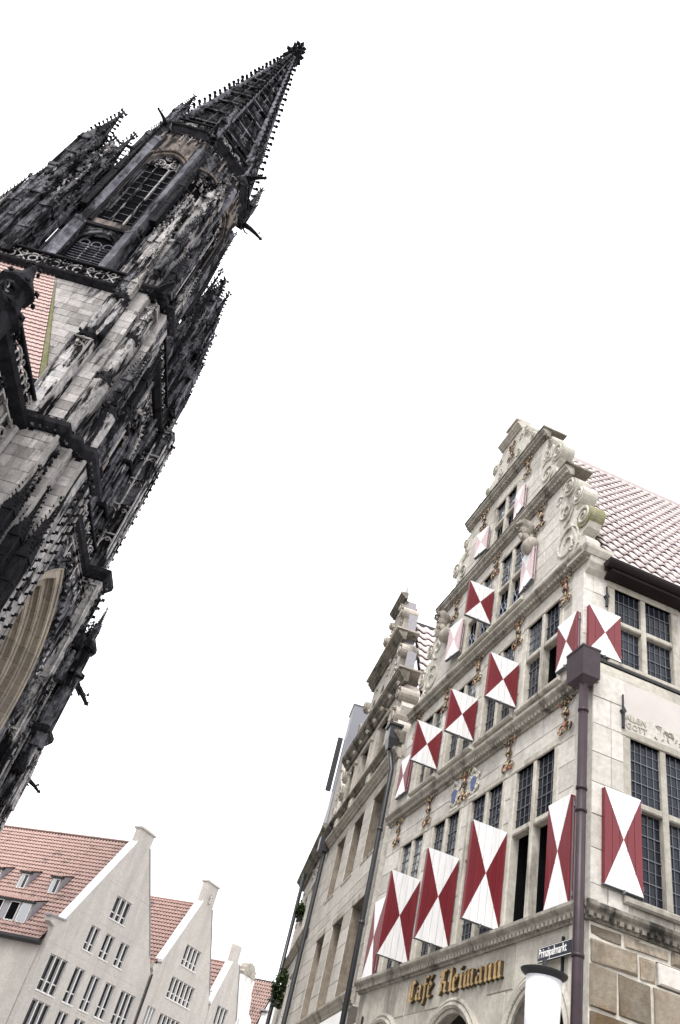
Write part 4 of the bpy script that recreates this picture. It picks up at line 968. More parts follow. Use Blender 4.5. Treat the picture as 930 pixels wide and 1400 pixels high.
def arch_band(mb,fr,c,a,z0,zs,d,r,k=1.1,n=7,seg=6):
    P=pointed(c,a,zs,k,n); mb.tube([(c-a,d,z0)]+[(c-a,d,zs)]+[(x,d,z) for x,z in P[1:-1]]+[(c+a,d,zs),(c+a,d,z0)],r,seg,fr=fr)
def arch_outline(c,a,z0,zs,k=1.1,n=7): return [(c-a,z0),(c+a,z0)]+[(x,z) for x,z in reversed(pointed(c,a,zs,k,n))]
def ring(mb,fr,c,z,r,t,d,n=12,seg=5): mb.tube([(c+r*math.cos(2*math.pi*i/n),d,z+r*math.sin(2*math.pi*i/n)) for i in range(n)],t,seg,closed=True,fr=fr)
def gothic_window(parent,fr,c,a,z0,zs,mull,k=1.1,bars=0,mat='soot',tmat='rosy',deep=.5,bands=3,rings=True):
    mb=MB()
    for i in range(bands): arch_band(mb,fr,c,a+.30-.16*i,z0,zs,-.02-.12*i,.085,k)
    w=mb.build('window',mat,parent)
    MB().prism(arch_outline(c,a,z0,zs,k),-deep-.1,-deep,fr).build('pane','void',w)
    tr=MB()
    for j in range(1,mull):
        s=c-a+2*a*j/mull; tr.box(s-.045,s+.045,-deep+.02,-deep+.2,z0,zs-.1,fr)
    if mull>1:
        b=a/mull
        for j in range(mull):
            s=c-a+2*a*(j+.5)/mull; P=pointed(s,b,zs-.35,1.0,5); tr.tube([(x,-deep+.12,z) for x,z in P],.035,5,fr=fr)
        if rings:
            h=a*1.25; 
            for (x,z,r) in ((c,zs+h*.95,a*.30),(c-a*.42,zs+h*.42,a*.29),(c+a*.42,zs+h*.42,a*.29),(c,zs+h*.22,a*.2),(c-a*.78,zs+h*.1,a*.17),(c+a*.78,zs+h*.1,a*.17)):
                ring(tr,fr,x,z,r,.055,-deep+.12)
                for q_ in range(4): ring(tr,fr,x+r*.42*math.cos(q_*1.571+.78),z+r*.42*math.sin(q_*1.571+.78),r*.36,.03,-deep+.12,7,4)
    tr.build('tracery',tmat,w)
    if bars:
        mb=MB()
        for j in range(1,bars+1): z=z0+(zs-z0)*j/(bars+1); mb.box(c-a,c+a,-deep+.01,-deep+.05,z-.022,z+.022,fr)
        mb.build('saddle_bar','lilac',w)
    return w
def balustrade(fr,s0,s1,z0,h,parent,mat='black',tm='mixed',wave=1.35,d=0):
    mb=MB(); mb.sweep([(d-.28,z0-.35),(d+.02,z0-.35),(d+.3,z0-.12),(d+.34,z0),(d-.28,z0)],s0,s1,fr); mb.box(s0,s1,d-.1,d+.12,z0,z0+.12,fr); mb.box(s0,s1,d-.14,d+.16,z0+h-.16,z0+h,fr,.03)
    b=mb.build('balustrade',mat,parent); tr=MB(); n=max(1,round((s1-s0)/wave)); L=(s1-s0)/n; m_=z0+h*.48; am=h*.30
    for ph in (0,math.pi): tr.tube([(s0+L*n*i/(n*10),d+.02,m_+am*math.sin(2*math.pi*i/20+ph)) for i in range(n*10+1)],.05,5,fr=fr)
    for i in range(n):
        s=s0+L*(i+.5); ring(tr,fr,s,m_,h*.17,.045,d+.02,10); tr.tube([(s-L*.25,d+.02,z0+.1),(s-L*.1,d+.02,m_-am*.4)],.04,4,fr=fr); tr.tube([(s+L*.25,d+.02,z0+h-.15),(s+L*.1,d+.02,m_+am*.4)],.04,4,fr=fr)
        ring(tr,fr,s0+L*i,m_+am*.9,h*.10,.035,d+.02,8,4); ring(tr,fr,s0+L*i,m_-am*.9,h*.10,.035,d+.02,8,4)
    tr.build('tracery',tm,b); MB().box(s0,s1,d-.26,d-.2,z0,z0+h-.2,fr).build('back_panel','black',b); return b
def string_course(pts,z,h,out,name='string_course',mat='black'):
    """moulded course swept round a stepped plan"""
    mb=MB(); n=len(pts); prof=[(0,0),(out*.3,0),(out,h*.5),(out,h*.85),(out*.3,h),(0,h)]
    V=[]
    for i,p in enumerate(pts):
        p=Vector(p); ds=[]
        if i>0: e=(p-Vector(pts[i-1])).normalized(); ds.append(Vector((e.y,-e.x)))
        if i<n-1: e=(Vector(pts[i+1])-p).normalized(); ds.append(Vector((e.y,-e.x)))
        m_=sum(ds,Vector((0,0))); m_=m_/max(.3,(m_.length_squared/len(ds))) if len(ds)>1 else m_
        V += [(p.x+m_.x*o,p.y+m_.y*o,z+zz) for o,zz in prof]
    k=len(prof); fs=[tuple(range(k)),tuple(range((n-1)*k,n*k))]
    for i in range(n-1): fs += [(i*k+j,i*k+(j+1)%k,(i+1)*k+(j+1)%k,(i+1)*k+j) for j in range(k)]
    mb.add(V,fs); o_=mb.build(name,mat,tw); lf=MB()
    for a,b in zip(pts,pts[1:]):
        a,b=Vector(a),Vector(b); L=(b-a).length; e=(b-a).normalized(); nn_=Vector((e.y,-e.x,0)); k_=max(1,int(L/.34))
        for i in range(k_):
            q=a.lerp(b,(i+.5)/k_); lf.lump((q.x+nn_.x*out*.55,q.y+nn_.y*out*.55,z+h*.12),.10*random.uniform(.8,1.2),(nn_.x,nn_.y,-.9),1.3); lf.lump((q.x+nn_.x*out*.85,q.y+nn_.y*out*.85,z+h*.62),.07,(nn_.x,nn_.y,.3),1.2)
    lf.build('leaf_row','soot',o_,stuff=True); return o_
def plan_wall(pts,z0,z1,name,mat,close=None):
    P=pts+(close or []); n=len(P); mb=MB().add([(x,y,z0) for x,y in P]+[(x,y,z1) for x,y in P],[tuple(range(n)),tuple(range(2*n-1,n-1,-1))]+[(i,(i+1)%n,(i+1)%n+n,i+n) for i in range(n)])
    return mb.build(name,mat,tw)
def blocks(fr,part,s0,s1,z0,z1,mat,course=.46,blk=(.5,1.0),proud=.02,jit=.012):
    z=z0
    while z<z1-.1:
        h=min(course*random.uniform(.85,1.15),z1-z)
        if z1-z-h<.2: h=z1-z
        s=s0
        while s<s1-.02:
            b=min(s1,s+random.uniform(*blk))
            if s1-b<blk[0]*.45: b=s1
            MB().box(s+.006,b-.006,-.02,proud+random.uniform(-jit,jit),z+.006,z+h-.006,fr,.012).build('stone',mat,part); s=b
        z+=h
# ---- square lower stage
core=MB().box(-5,5.0,-5,5,0,35.3).build('core_wall','soot',tw)
Sw=FS_(-5.0)
sw=MB().box(-5,4.3,-.02,.03,24,35.2,Sw).build('south_wall','pale',tw); blocks(frame((0,-5.03,0),(1,0,0),(0,-1,0)),sw,-2.9,4.25,25,35.15,'pale',.5,(.6,1.25))

def panels(parent,fr,s0,s1,z0,z1,n,mat='mixed',d=.04,r=.05,name='blind_tracery',rowsn=1):
    mb=MB(); w=(s1-s0)/n
    for q_ in range(rowsn):
        a,b=z0+(z1-z0)*q_/rowsn,z0+(z1-z0)*(q_+1)/rowsn
        for i in range(n+1): mb.tube([(s0+w*i,d,a),(s0+w*i,d,b)],r,5,fr=fr)
        for i in range(n):
            c=s0+w*(i+.5); P=pointed(c,w*.45,b-w*1.0,1.1,5); mb.tube([(x,d,z) for x,z in P],r*.8,4,fr=fr); ring(mb,fr,c,b-w*.55,w*.18,r*.6,d,8,4)
            mb.lump(fr(c,d,b-w*.02),w*.14,(0,0,1),1.6)
        mb.box(s0,s1,-.02,d+.06,b-.06,b+.04,fr)
    return mb.build(name,mat,parent)
def canopy(u,v,z,w,mat='black'):
    """carved canopy over a niche: a crown of gablets and leaf knobs"""
    mb=MB(); mb.lathe([(w*.35,z-.1),(w*.62,z),(w*.66,z+.22),(w*.5,z+.3),(w*.3,z+.7),(w*.05,z+1.3)],u,v,8,R(22))
    for k in range(8):
        a=k*math.pi/4; mb.lump((u+w*.66*math.cos(a),v+w*.66*math.sin(a),z+.28),w*.16,(math.cos(a),math.sin(a),1.2)); mb.lump((u+w*.6*math.cos(a+.39),v+w*.6*math.sin(a+.39),z-.02),w*.14,(0,0,-1))
    for k in range(4):
        a=k*math.pi/2+.4; mb.lump((u+w*.3*math.cos(a),v+w*.3*math.sin(a),z+.85),w*.12,(math.cos(a),math.sin(a),1))
    return mb.build('canopy',mat,tw)
def statue(u,v,z,h,mat='soot'):
    mb=MB(); mb.lathe([(.22*h/1.7,z),(.24*h/1.7,z+.15*h),(.17*h/1.7,z+.5*h),(.2*h/1.7,z+.72*h),(.09*h/1.7,z+.84*h),(.1*h/1.7,z+.9*h),(.1*h/1.7,z+.97*h),(.03,z+h)],u,v,9); return mb.build('statue',mat,tw,True)
# ---- stepped corner pier at the south-east
P_low=[(3.9,-5.0),(3.9,-6.05),(6.35,-6.05),(6.35,-5.4),(6.85,-5.4),(6.85,-4.9),(7.45,-4.9),(7.45,-2.6),(6.25,-2.6)]
pl=plan_wall(P_low,0,23.4,'corner_pier','mixed',[(4,-2.6),(4,-5)])
for v,a,b in ((-6.05,4.55,6.32),(-5.4,6.37,6.83),(-4.9,6.87,7.42)): blocks(FS_(v),pl,a,b,14,23.2,'pale',.62,(.5,.95))
mb=MB()
for u,v in ((3.9,-6.05),(6.35,-6.05),(6.85,-5.4),(7.45,-4.9),(7.45,-2.6),(4.5,-6.1)): mb.tube([(u,v,5),(u,v,23.3)],.10,6)
mb.build('corner_roll','pale',pl)
string_course(P_low,23.35,.75,.30)
mb=MB(); crocket_line(mb,(4.05,-6.15,15),(4.45,-6.15,22.9),16,.13,(-.2,-1,0)); crocket_line(mb,(6.5,-5.5,14),(6.5,-5.5,22.8),17,.12,(.4,-1,0)); crocket_line(mb,(7.55,-4.0,12),(7.55,-4.0,23),22,.12,(1,0,0)); crocket_line(mb,(7.5,-3.0,12),(7.5,-3.0,23),20,.11,(1,0,0)); mb.build('crocket_row','black',pl,stuff=True)
P_up=[(4.2,-5.0),(4.2,-5.78),(5.95,-5.78),(5.95,-5.2),(6.45,-5.2),(6.45,-4.65),(6.95,-4.65),(6.95,-3.0),(5.45,-3.0)]
pu=plan_wall(P_up,24.1,33.2,'corner_pier','mixed',[(4,-3),(4,-5)])
for v,a,b in ((-5.78,5.2,5.92),(-5.2,5.97,6.43),(-4.65,6.47,6.92)): blocks(FS_(v),pu,a,b,24.6,32.9,'pale',.6,(.45,.8))
P_top=[(4.3,-5.0),(4.3,-5.5),(5.7,-5.5),(5.7,-5.0),(6.2,-5.0),(6.2,-4.5),(6.6,-4.5),(6.6,-3.2),(5.45,-3.2)]
pt=plan_wall(P_top,33.2,35.3,'corner_pier','pale',[(4,-3),(4,-5)])
mb=MB(); 
for (a,b),(c,d) in zip(P_up[:-1],P_top[:-1]): pass
for z0 in (33.1,34.3): mb.merge(MB().box(5.72,6.4,-5.3,-4.6,z0,z0+.16)); 
mb.build('weathering','pale',pt,stuff=True)
string_course(P_up,24.12,.25,.12,mat='mixed'); string_course(P_top,35.2,.6,.3)
# attached shafts, canopies and pinnacles of the pier
sh=MB().box(4.15,5.12,-6.35,-5.7,24.1,29.6).build('niche_shaft','mixed',tw); panels(sh,FS_(-6.35),4.2,5.07,24.3,29.5,1,'pale',.03,.06)
canopy(4.62,-6.05,29.7,.72); statue(5.25,-6.2,30.0,1.3,'black')
for du in (-.28,.3): MB().lathe([(.26,30.2),(.26,33.4)],4.65+du,-5.95,8).build('niche_shaft','mixed',tw)
canopy(4.65,-5.9,33.5,.68); pinn(4.4,-5.85,34.0,.42,2.8,'soot'); pinn(4.85,-5.85,34.0,.42,2.9,'pale')
MB().lathe([(.42,24.1),(.42,27.6)],6.3,-5.5,8).build('niche_shaft','mixed',tw); canopy(6.3,-5.5,27.7,.62); MB().lathe([(.34,28.4),(.34,31.2)],6.2,-5.35,8).build('niche_shaft','mixed',tw); canopy(6.2,-5.3,31.3,.55); pinn(6.15,-5.2,31.8,.5,3.2,'mixed')
MB().lathe([(.45,24.1),(.45,26.5)],7.0,-4.6,8).build('niche_shaft','mixed',tw); canopy(7.0,-4.6,26.6,.65); pinn(6.95,-4.55,27.2,.6,4.6,'soot')
MB().lathe([(.4,24.1),(.4,28.0)],7.1,-3.4,8).build('niche_shaft','soot',tw); canopy(7.1,-3.4,28.1,.6); pinn(7.0,-3.4,28.6,.6,5.0,'black'); pinn(6.4,-3.9,33.6,.5,3.8,'soot')
# ---- east front: portal below, tall windows above
EW=FE_(6.25); EU=FE_(5.45)
pc,pa,pz=.2,3.2,15.2; EP=FE_(6.95)
def orders(fr,c,a0,zs,k,n,step,dstep,z0=0):
    prev=None
    for i in range(n):
        a=a0-step*i; b=a-step; d=-dstep*i; P=pointed(c,a,zs,k,10); Q=pointed(c,b,zs,k,10); mb=MB()
        for (p0,p1,q1,q0) in zip(P,P[1:],Q[1:],Q): mb.prism([p0,p1,q1,q0],d-dstep*1.6,d-.02,fr)
        mb.box(c-a,c-b,d-dstep*1.6,d-.02,z0,zs,fr); mb.box(c+b,c+a,d-dstep*1.6,d-.02,z0,zs,fr)
        mb.tube([(c-a+.08,d,z0)]+[(c+(x-c)*(a-.08)/a,d,z) for x,z in P]+[(c+a-.08,d,z0)],.10,6,fr=fr)
        mb.tube([(c-b-.05,d-.1,z0)]+[(c+(x-c)*(b+.05)/b,d-.1,z) for x,z in Q]+[(c+b+.05,d-.1,z0)],.06,5,fr=fr)
        mb.build('portal_order','beige',tw)
KP=1.67
MB().box(-3,4.4,-.6,0,21.9,23.3,EW).build('portal_parapet','soot',tw)
MB().sweep([(-.1,22.1),(.9,22.1),(.72,22.4),(0,22.9),(-.1,22.9)],-2.7,4.4,EW).build('weathering','mixed',tw)
holed_wall(rect(-3.4,4.4,0,22.1),[arch_outline(pc,pa,1.0,pz,KP,10)],EP,.5).build('portal_wall','soot',tw)
orders(EP,pc,pa,pz,KP,5,.33,.40,1.0)
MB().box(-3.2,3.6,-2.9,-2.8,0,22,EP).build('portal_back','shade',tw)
mb=MB(); arch_band(mb,EP,pc,pa+.05,8,pz,.05,.09,KP,10); arch_band(mb,EP,pc,pa+.26,8,pz,.08,.10,KP,10)
P=pointed(pc,pa+.3,pz,KP,22)
for x,z in P: mb.lump(EP(x,.16,z),.15,(1,.0,.3),1.3)
mb.build('hood_mould','soot',tw)
panels(tw,EP,-2.5,4.3,20.8,22.0,7,'mixed',.06,.05); panels(tw,EP,3.75,4.35,12,20.5,1,'mixed',.06,.06,rowsn=3)
balustrade(EW,-2.6,4.4,23.9,1.25,tw,'black','mixed',1.1)
string_course([(6.25,-2.6),(6.25,4.3)],23.2,.7,.3)
holed_wall(rect(-3.0,4.6,23.3,35.3),[arch_outline(-.9,1.05,25.6,31.6,1.2,8),arch_outline(2.0,1.05,25.6,31.6,1.2,8)],EU,.45).build('east_wall','soot',tw)
for c in (-.9,2.0):
    gothic_window(tw,EU,c,1.05,25.6,31.6,2,1.2,0,'soot','rosy',.42,4)
    mb=MB(); arch_band(mb,EU,c,1.42,29,31.6,.15,.1,1.2,8)
    for x,z in pointed(c,1.5,31.6,1.2,9): mb.lump(EU(x,.22,z),.13,(1,0,.5),1.5)
    mb.build('hood_mould','mixed',tw)
    MB().prism(arch_outline(c,.35,25.6,29.6,1.2,5),-.41,-.3,EU).build('blind_light','beige',tw)
for v in (-2.55,.55,3.55,4.3):
    mb=MB()
    for dd,rr in ((.05,.17),(.3,.12)): mb.tube([EU(v,dd,24),EU(v,dd,35.2)],rr,6)
    mb.tube([EU(v+.25,.08,24),EU(v+.25,.08,35.2)],.07,5); mb.tube([EU(v-.25,.08,24),EU(v-.25,.08,35.2)],.07,5); mb.build('clustered_shaft','mixed' if v<1 else 'soot',tw)
    for z in (27.3,30.8): MB().box(v-.42,v+.42,.0,.55,z,z+.22,EU,.05).build('bracket','black',tw)
panels(tw,EU,-2.4,4.4,33.9,35.1,8,'mixed',.06,.045)
# north-east pier
P_ne=[(6.25,4.35),(7.45,4.35),(7.45,5.35),(6.95,5.35),(6.95,5.95),(6.3,5.95),(6.3,6.5),(4.8,6.5)]
def ne(z0,z1,k,mat): 
    P=[(5.0+(x-5.0)*k,4.4+(y-4.4)*k) if True else 0 for x,y in [( p[0],p[1]) for p in P_ne]]
    o=plan_wall([(4.8,4.3)]+P,z0,z1,'corner_pier',mat); return P
ne(0,23.4,1,'soot'); string_course([(6.25,4.35)]+P_ne[1:],23.35,.75,.3); Pn=ne(24.1,35.3,.8,'soot')
plan_wall([(6.2,4.3),(7.5,4.3),(7.5,4.95),(6.2,4.95)],10,23.3,'pier_face','mixed')
mb=MB()
for (x,y),z0,z1 in (((7.5,4.5),13,23),((7.5,5.3),13,23),((7.0,5.9),13,23),((6.35,6.45),13,23),((6.9,5.2),24.5,35),((6.5,5.7),24.5,35.2),((6.0,6.1),24.5,35.5),((5.0,6.15),25,35.5)): crocket_line(mb,(x,y,z0),(x,y,z1),int((z1-z0)/.55),.13,(.7,.7,.1))
mb.build('crocket_row','soot',tw,stuff=True)
for (x,y),z,w,h,m_ in (((6.6,4.8),24.2,.7,6.0,'soot'),((6.1,5.3),24.2,.7,8,'black'),((5.7,5.8),24.2,.7,9.5,'soot'),((6.3,5.0),29,.9,8.0,'mixed'),((5.8,5.5),31,1.0,8.5,'soot')): pinn(x,y,z,w,h,m_)
panels(tw,FS_(4.36),5.55,6.9,24.3,35,2,'mixed',.05,.06,rowsn=5); panels(tw,FS_(4.3),6.3,7.4,9,23,2,'mixed',.05,.06,rowsn=5); panels(tw,FE_(7.0),4.4,5.1,24.3,34.5,1,'mixed',.05,.06,rowsn=4)
plan_wall([(4.4,3.9),(5.9,3.9),(5.9,5.4),(5.2,6.0),(4.4,6.0)],35.3,41.5,'corner_pier','soot'); plan_wall([(4.2,3.8),(5.2,3.8),(5.2,5.0),(4.2,5.0)],41.5,46,'corner_pier','soot')
for x_,y_,z_,h_ in ((5.6,5.2,38,9),(5.0,5.8,37,9.5),(5.9,4.5,37,8),(5.2,4.6,43,8.5)): pinn(x_,y_,z_,.8,h_,'soot')
# lower buttresses north of the portal, with gargoyle and free pinnacle
plan_wall([(6.2,5.4),(8.1,5.4),(8.1,6.4),(7.3,6.4),(7.3,7.2),(6.2,7.2)],0,15.2,'buttress','soot'); string_course([(6.2,5.4),(8.1,5.4),(8.1,6.4),(7.3,6.4),(7.3,7.2)],15.0,.6,.25)
plan_wall([(6.2,5.4),(7.8,5.4),(7.8,6.2),(7.1,6.2),(7.1,7.0),(6.2,7.0)],15.6,19.4,'buttress','soot')
for (x,y),z,w,h,m_ in (((7.7,5.8),15.4,.55,4.8,'soot'),((7.2,6.8),15.3,.6,5.0,'mixed'),((7.5,6.2),17.8,.6,4.2,'soot'),((8.0,6.2),11.8,.5,3.8,'mixed')): pinn(x,y,z,w,h,m_)
turret=MB(); turret.lathe([(.42,14.5),(.42,18.3),(.62,18.4),(.6,18.6),(.38,18.7),(.38,19.8),(.58,19.9),(.55,20.1),(.2,20.7),(.1,21.0)],8.0,5.6,6); turret.build('stair_turret','soot',tw); pinn(8.0,5.6,20.0,.32,2.7,'soot')
gargoyle(7.5,6.6,18.6,60,1.0); gargoyle(7.3,7.3,13.6,40,.7)
panels(tw,FE_(8.1),5.45,6.35,8,14.6,2,'mixed',.05,.06,rowsn=2); panels(tw,FE_(7.45),4.4,5.3,12,22.8,1,'mixed',.05,.07,rowsn=4)
canopy(7.9,5.4,13.2,.5); statue(7.95,5.5,11.6,1.5); canopy(7.7,4.8,19.6,.55); statue(7.75,4.85,17.6,1.8,'soot')
# ---- main balustrade
FBs=FS_(-5.1); balustrade(FBs,-6.0,4.3,35.45,1.45,tw,'black','mixed',1.25); balustrade(FE_(5.75),-3.0,5.5,35.45,1.45,tw,'black','mixed',1.25)
MB().box(-5.3,5.6,-5.2,5.6,35.25,35.5).build('gallery_floor','black',tw)
# ---- octagon belfry
AP=4.0
def of(k,ap=AP): a=R(-90+45*k); n=(math.cos(a),math.sin(a),0); return frame((n[0]*ap,n[1]*ap,0),(-n[1],n[0],0),n)
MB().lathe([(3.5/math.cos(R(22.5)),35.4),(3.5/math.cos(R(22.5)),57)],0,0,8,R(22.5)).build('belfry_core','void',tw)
for k in range(8):
    fr=of(k)
    holed_wall(rect(-1.66,1.66,35.4,42.4),[arch_outline(0,1.12,38.4,40.6,.95,6)],fr,.4).build('belfry_wall','soot',tw)
    holed_wall(rect(-1.66,1.66,42.4,57.0),[arch_outline(0,1.34,43.3,51.6,1.15,8)],fr,.4).build('belfry_wall','soot' if k%2 else 'rosy',tw)
    if k in (3,4,5): continue
    w=gothic_window(tw,fr,0,1.34,43.3,51.6,3,1.15,9,'soot','mixed',.38,4)
    w2=gothic_window(tw,fr,0,1.12,38.4,40.6,3,.95,0,'soot','mixed',.38,3,False)
    lv=MB()
    for j in range(9): z=38.5+j*.26; lv.add([(-1.1,-.36,z),(1.1,-.36,z),(1.1,-.12,z-.12),(-1.1,-.12,z-.12),(-1.1,-.36,z+.03),(1.1,-.36,z+.03),(1.1,-.12,z-.09),(-1.1,-.12,z-.09)],[(0,1,2,3),(7,6,5,4),(0,4,5,1),(1,5,6,2),(2,6,7,3),(3,7,4,0)],fr)
    for x in (-.73,0,.73): ring(lv,fr,x,40.75,.30,.05,-.2,10); 
    lv.build('louvre','lilac',w2,stuff=True)
    mb=MB(); mb.sweep([(-.1,42.2),(.18,42.25),(.22,42.45),(-.3,43.1),(-.3,42.2)],-1.6,1.6,fr); mb.build('sill','black',tw)
    for i in range(12): pass
    mb=MB()
    for i in range(11): s=-1.15+2.3*i/10; mb.box(s-.03,s+.03,-.34,-.1,42.5,43.5,fr)
    mb.build('sill_grille','black',tw)
    mb=MB(); arch_band(mb,fr,0,1.62,51,51.6,.12,.09,1.1,8)
    for x,z in pointed(0,1.62,51.6,1.15,8): mb.lump(fr(x,.16,z),.11,fr(0,1,0) if False else (0,0,1),1.3)
    mb.tube([fr(0,.15,54.6),fr(0,.2,56.3)],.07,5); mb.lump(fr(0,.2,56.1),.2,(0,0,1),1.3); mb.build('hood_mould','rosy',tw)
    panels(tw,fr,-1.6,1.6,55.4,56.5,5,'mixed',.06,.04)
for k in range(8):
    a=R(-90+22.5+45*k); r0=AP/math.cos(R(22.5)); c,s=math.cos(a),math.sin(a)
    for z0,z1,rr,m_,rad in ((35.5,42.3,.46,'lilac',r0+.14),(42.5,54.6,.33,'lilac',r0+.10)):
        mb=MB(); mb.lathe([(rr,z0),(rr,z1-.35),(rr*1.12,z1-.3),(rr*1.12,z1-.1),(rr*.3,z1+.5)],rad*c,rad*s,4,a); mb.build('corner_shaft',m_ if k!=2 else 'soot',tw)
    mb=MB()
    for t in (-.36,.36): mb.tube([((r0-.05)*c-s*t,(r0-.05)*s+c*t,42.8),((r0-.05)*c-s*t,(r0-.05)*s+c*t,55.5)],.1,5)
    mb.build('corner_roll','black',tw)
    gargoyle(r0*c,r0*s,56.6,math.degrees(a),1.1 if k in (1,2) else .8); pinn((r0+.25)*c,(r0+.25)*s,56.4,.72,6.4,'soot',math.degrees(a))
R8=1/math.cos(R(22.5))
MB().lathe([(4.0*R8,56.3),(4.1*R8,56.4),(4.3*R8,56.85),(4.35*R8,57.1),(4.0*R8,57.25)],0,0,8,R(22.5)).build('cornice','black',tw)
for k in range(8):
    if k in (3,4): continue
    balustrade(of(k,4.15),-1.72,1.72,57.2,1.3,tw,'black','mixed',.9)
# ---- spire
ZB,ZT,AB,AT=57.0,87.2,4.0,.2
MB().lathe([(AB*R8*.94,ZB),(AT*.8*R8,ZT)],0,0,8,R(22.5)).build('spire_core','black',tw)
tiers=[ZB+(ZT-ZB)*(1-(1-i/12)**1.25) for i in range(12)]
for k in range(8):
    a=R(-90+45*k); n=Vector((math.cos(a),math.sin(a),0)); t=Vector((-n.y,n.x,0))
    def sf(s,d,z,n=n,t=t):
        ap=AB+(AT-AB)*(z-ZB)/(ZT-ZB); p=n*(ap+d)+t*s; return (p.x,p.y,z)
    mb=MB()
    for z0,z1 in zip(tiers,tiers[1:]+[ZT-.8]):
        hw0=(AB+(AT-AB)*(z0-ZB)/(ZT-ZB))*math.tan(R(22.5)); mb.box(-hw0,hw0,-.12,.14,z0,z0+.22,sf)
        zc=(z0+z1)/2+.1; rr=min((z1-z0)*.36,hw0*.44)
        if hw0>.35:
            for x in ((-hw0*.42,hw0*.42) if hw0>.7 else (0,)):
                mb.tube([sf(x+rr*math.cos(2*math.pi*i/9),.05,zc+rr*math.sin(2*math.pi*i/9)) for i in range(9)],.05,4,closed=True)
                for q_ in range(3): mb.tube([sf(x+rr*.45*math.cos(q_*2.09)+rr*.34*math.cos(2*math.pi*i/6),.05,zc+rr*.45*math.sin(q_*2.09)+rr*.34*math.sin(2*math.pi*i/6)) for i in range(6)],.032,4,closed=True)
            mb.tube([sf(0,.05,z0),sf(0,.05,z1)],.045,4)
    mb.build('spire_panel','soot',tw,stuff=True)
    b=R(-90+22.5+45*k); c,s=math.cos(b),math.sin(b)
    MB().tube([((AB*R8)*c,(AB*R8)*s,ZB),((AT*R8)*c,(AT*R8)*s,ZT)],.27,6,r1=.12).build('spire_rib','lilac',tw)
    mb=MB(); crocket_line(mb,((AB*R8+.22)*c,(AB*R8+.22)*s,ZB+1),((AT*R8+.1)*c,(AT*R8+.1)*s,ZT-.2),27,.19,(c,s,.15)); mb.build('crocket_row','black',tw,stuff=True)
mb=MB(); mb.lathe([(.3,86.6),(.75,87.0),(.85,87.35),(.4,87.6),(.25,88.3),(.3,88.6),(.16,88.8),(.16,90.0),(.05,90.4)],0,0,8)
for zz,rr,q_ in ((87.2,.8,8),(88.75,.55,6),(89.7,.42,6)):
    for i in range(q_): a=i*2*math.pi/q_; mb.lump((rr*math.cos(a),rr*math.sin(a),zz),.30,(math.cos(a),math.sin(a),.4),1.2); mb.tube([(0,0,zz-.2),(rr*math.cos(a),rr*math.sin(a),zz)],.12,4)
mb.lump((0,0,90.1),.32,(0,0,1),1.2); mb.build('finial','black',tw)
# ---- free turrets on the four corners of the gallery, with flying buttresses
for (x,y),top,m_ in (((4.9,-4.6),50.5,'mixed'),((-4.9,-4.6),56.5,'soot'),((4.5,4.3),52.5,'soot'),((-4.9,4.9),53,'soot')):
    sx,sy=(1 if x>0 else -1),(1 if y>0 else -1)
    mb=MB(); mb.lathe([(.85,35.5),(.85,40.5),(.98,40.6),(.95,40.9),(.66,41.2),(.66,45.2),(.8,45.3),(.76,45.6),(.5,45.9),(.5,47.2)],x,y,8,R(22)); mb.build('corner_turret',m_,tw)
    pinn(x,y,46.0 if top>52 else 44.4,1.15,top-(46.0 if top>52 else 44.4),m_)
    for i in range(8):
        if x>0 and y>0 and i in (0,1,2): continue
        a=i*math.pi/4+.39; rr=1.05; z=36.0 if i%2 else 37.2; pinn(x+rr*math.cos(a),y+rr*math.sin(a),z,.42,5.2 if i%2 else 7.5,('soot','black','mixed')[i%3])
    for i in range(4): a=i*math.pi/2+.39; pinn(x+.72*math.cos(a),y+.72*math.sin(a),41.4,.34,6.2,('soot','mixed')[i%2])
    canopy(x,y,40.4,1.0); canopy(x,y,45.1,.8)
    # flying buttress up to the octagon
    d=Vector((sx*.7071,sy*.7071,0)); p0=Vector((x,y,0)); L=p0.length-AP
    ff=lambda s,dd,z,d=d:(d.x*(AP+s)-d.y*dd,d.y*(AP+s)+d.x*dd,z)
    Pu=[(0,45.0),(L*.5,43.6),(L-.5,42.2)]; Pl=[(L-.5,39.5),(L*.75,41.2),(L*.4,42.3),(0,42.9)]
    MB().prism(Pu+Pl,-.28,.28,ff).build('flying_buttress','lilac',tw)
    mb=MB(); crocket_line(mb,ff(L-.5,0,42.2),ff(0,0,45.0),7,.13,(0,0,1)); mb.build('crocket_row','black',tw,stuff=True)
    # slender pinnacles leaning on the belfry
    for q_ in (-.9,.9):
        e=Vector((-d.y,d.x,0))*q_; pb=d*(AP+1.0)+e; pinn(pb.x,pb.y,36,.5,12.5 if sx*sy<0 else 13.5,'soot'); pb=d*(AP+.55)+e*1.5; pinn(pb.x,pb.y,44,.42,12.2,'black')
for x,y,z,h,m_ in ((5.6,.2,36.9,7,'soot'),(5.6,2.4,36.9,8,'soot'),(5.4,5.8,36.9,9,'soot'),(2.6,-5.0,36.9,0,''),(6.1,-3.1,35.6,6.5,'mixed'),(6.0,5.3,35.6,8,'soot')):
    if h: pinn(x,y,z,.5,h,m_)
for x,y,z,w_,h in ((-3.7,-4.5,36,1.2,16),(-4.5,-3.5,36,1.25,17.5),(-3.2,-4.9,36,.9,12.5),(-4.2,-5.2,36,1.0,14),(-5.6,-3.9,36,1.1,15),(-3.4,-4.0,44,.9,11.0),(-4.0,-4.4,42,1.0,11),(3.6,-4.7,36,.75,11.5),(4.2,-5.3,36,.6,10),(4.6,3.2,36,.7,14),(3.8,4.4,40,.7,14)): pinn(x,y,z,w_,h,random.choice(('soot','soot','mixed','black')))
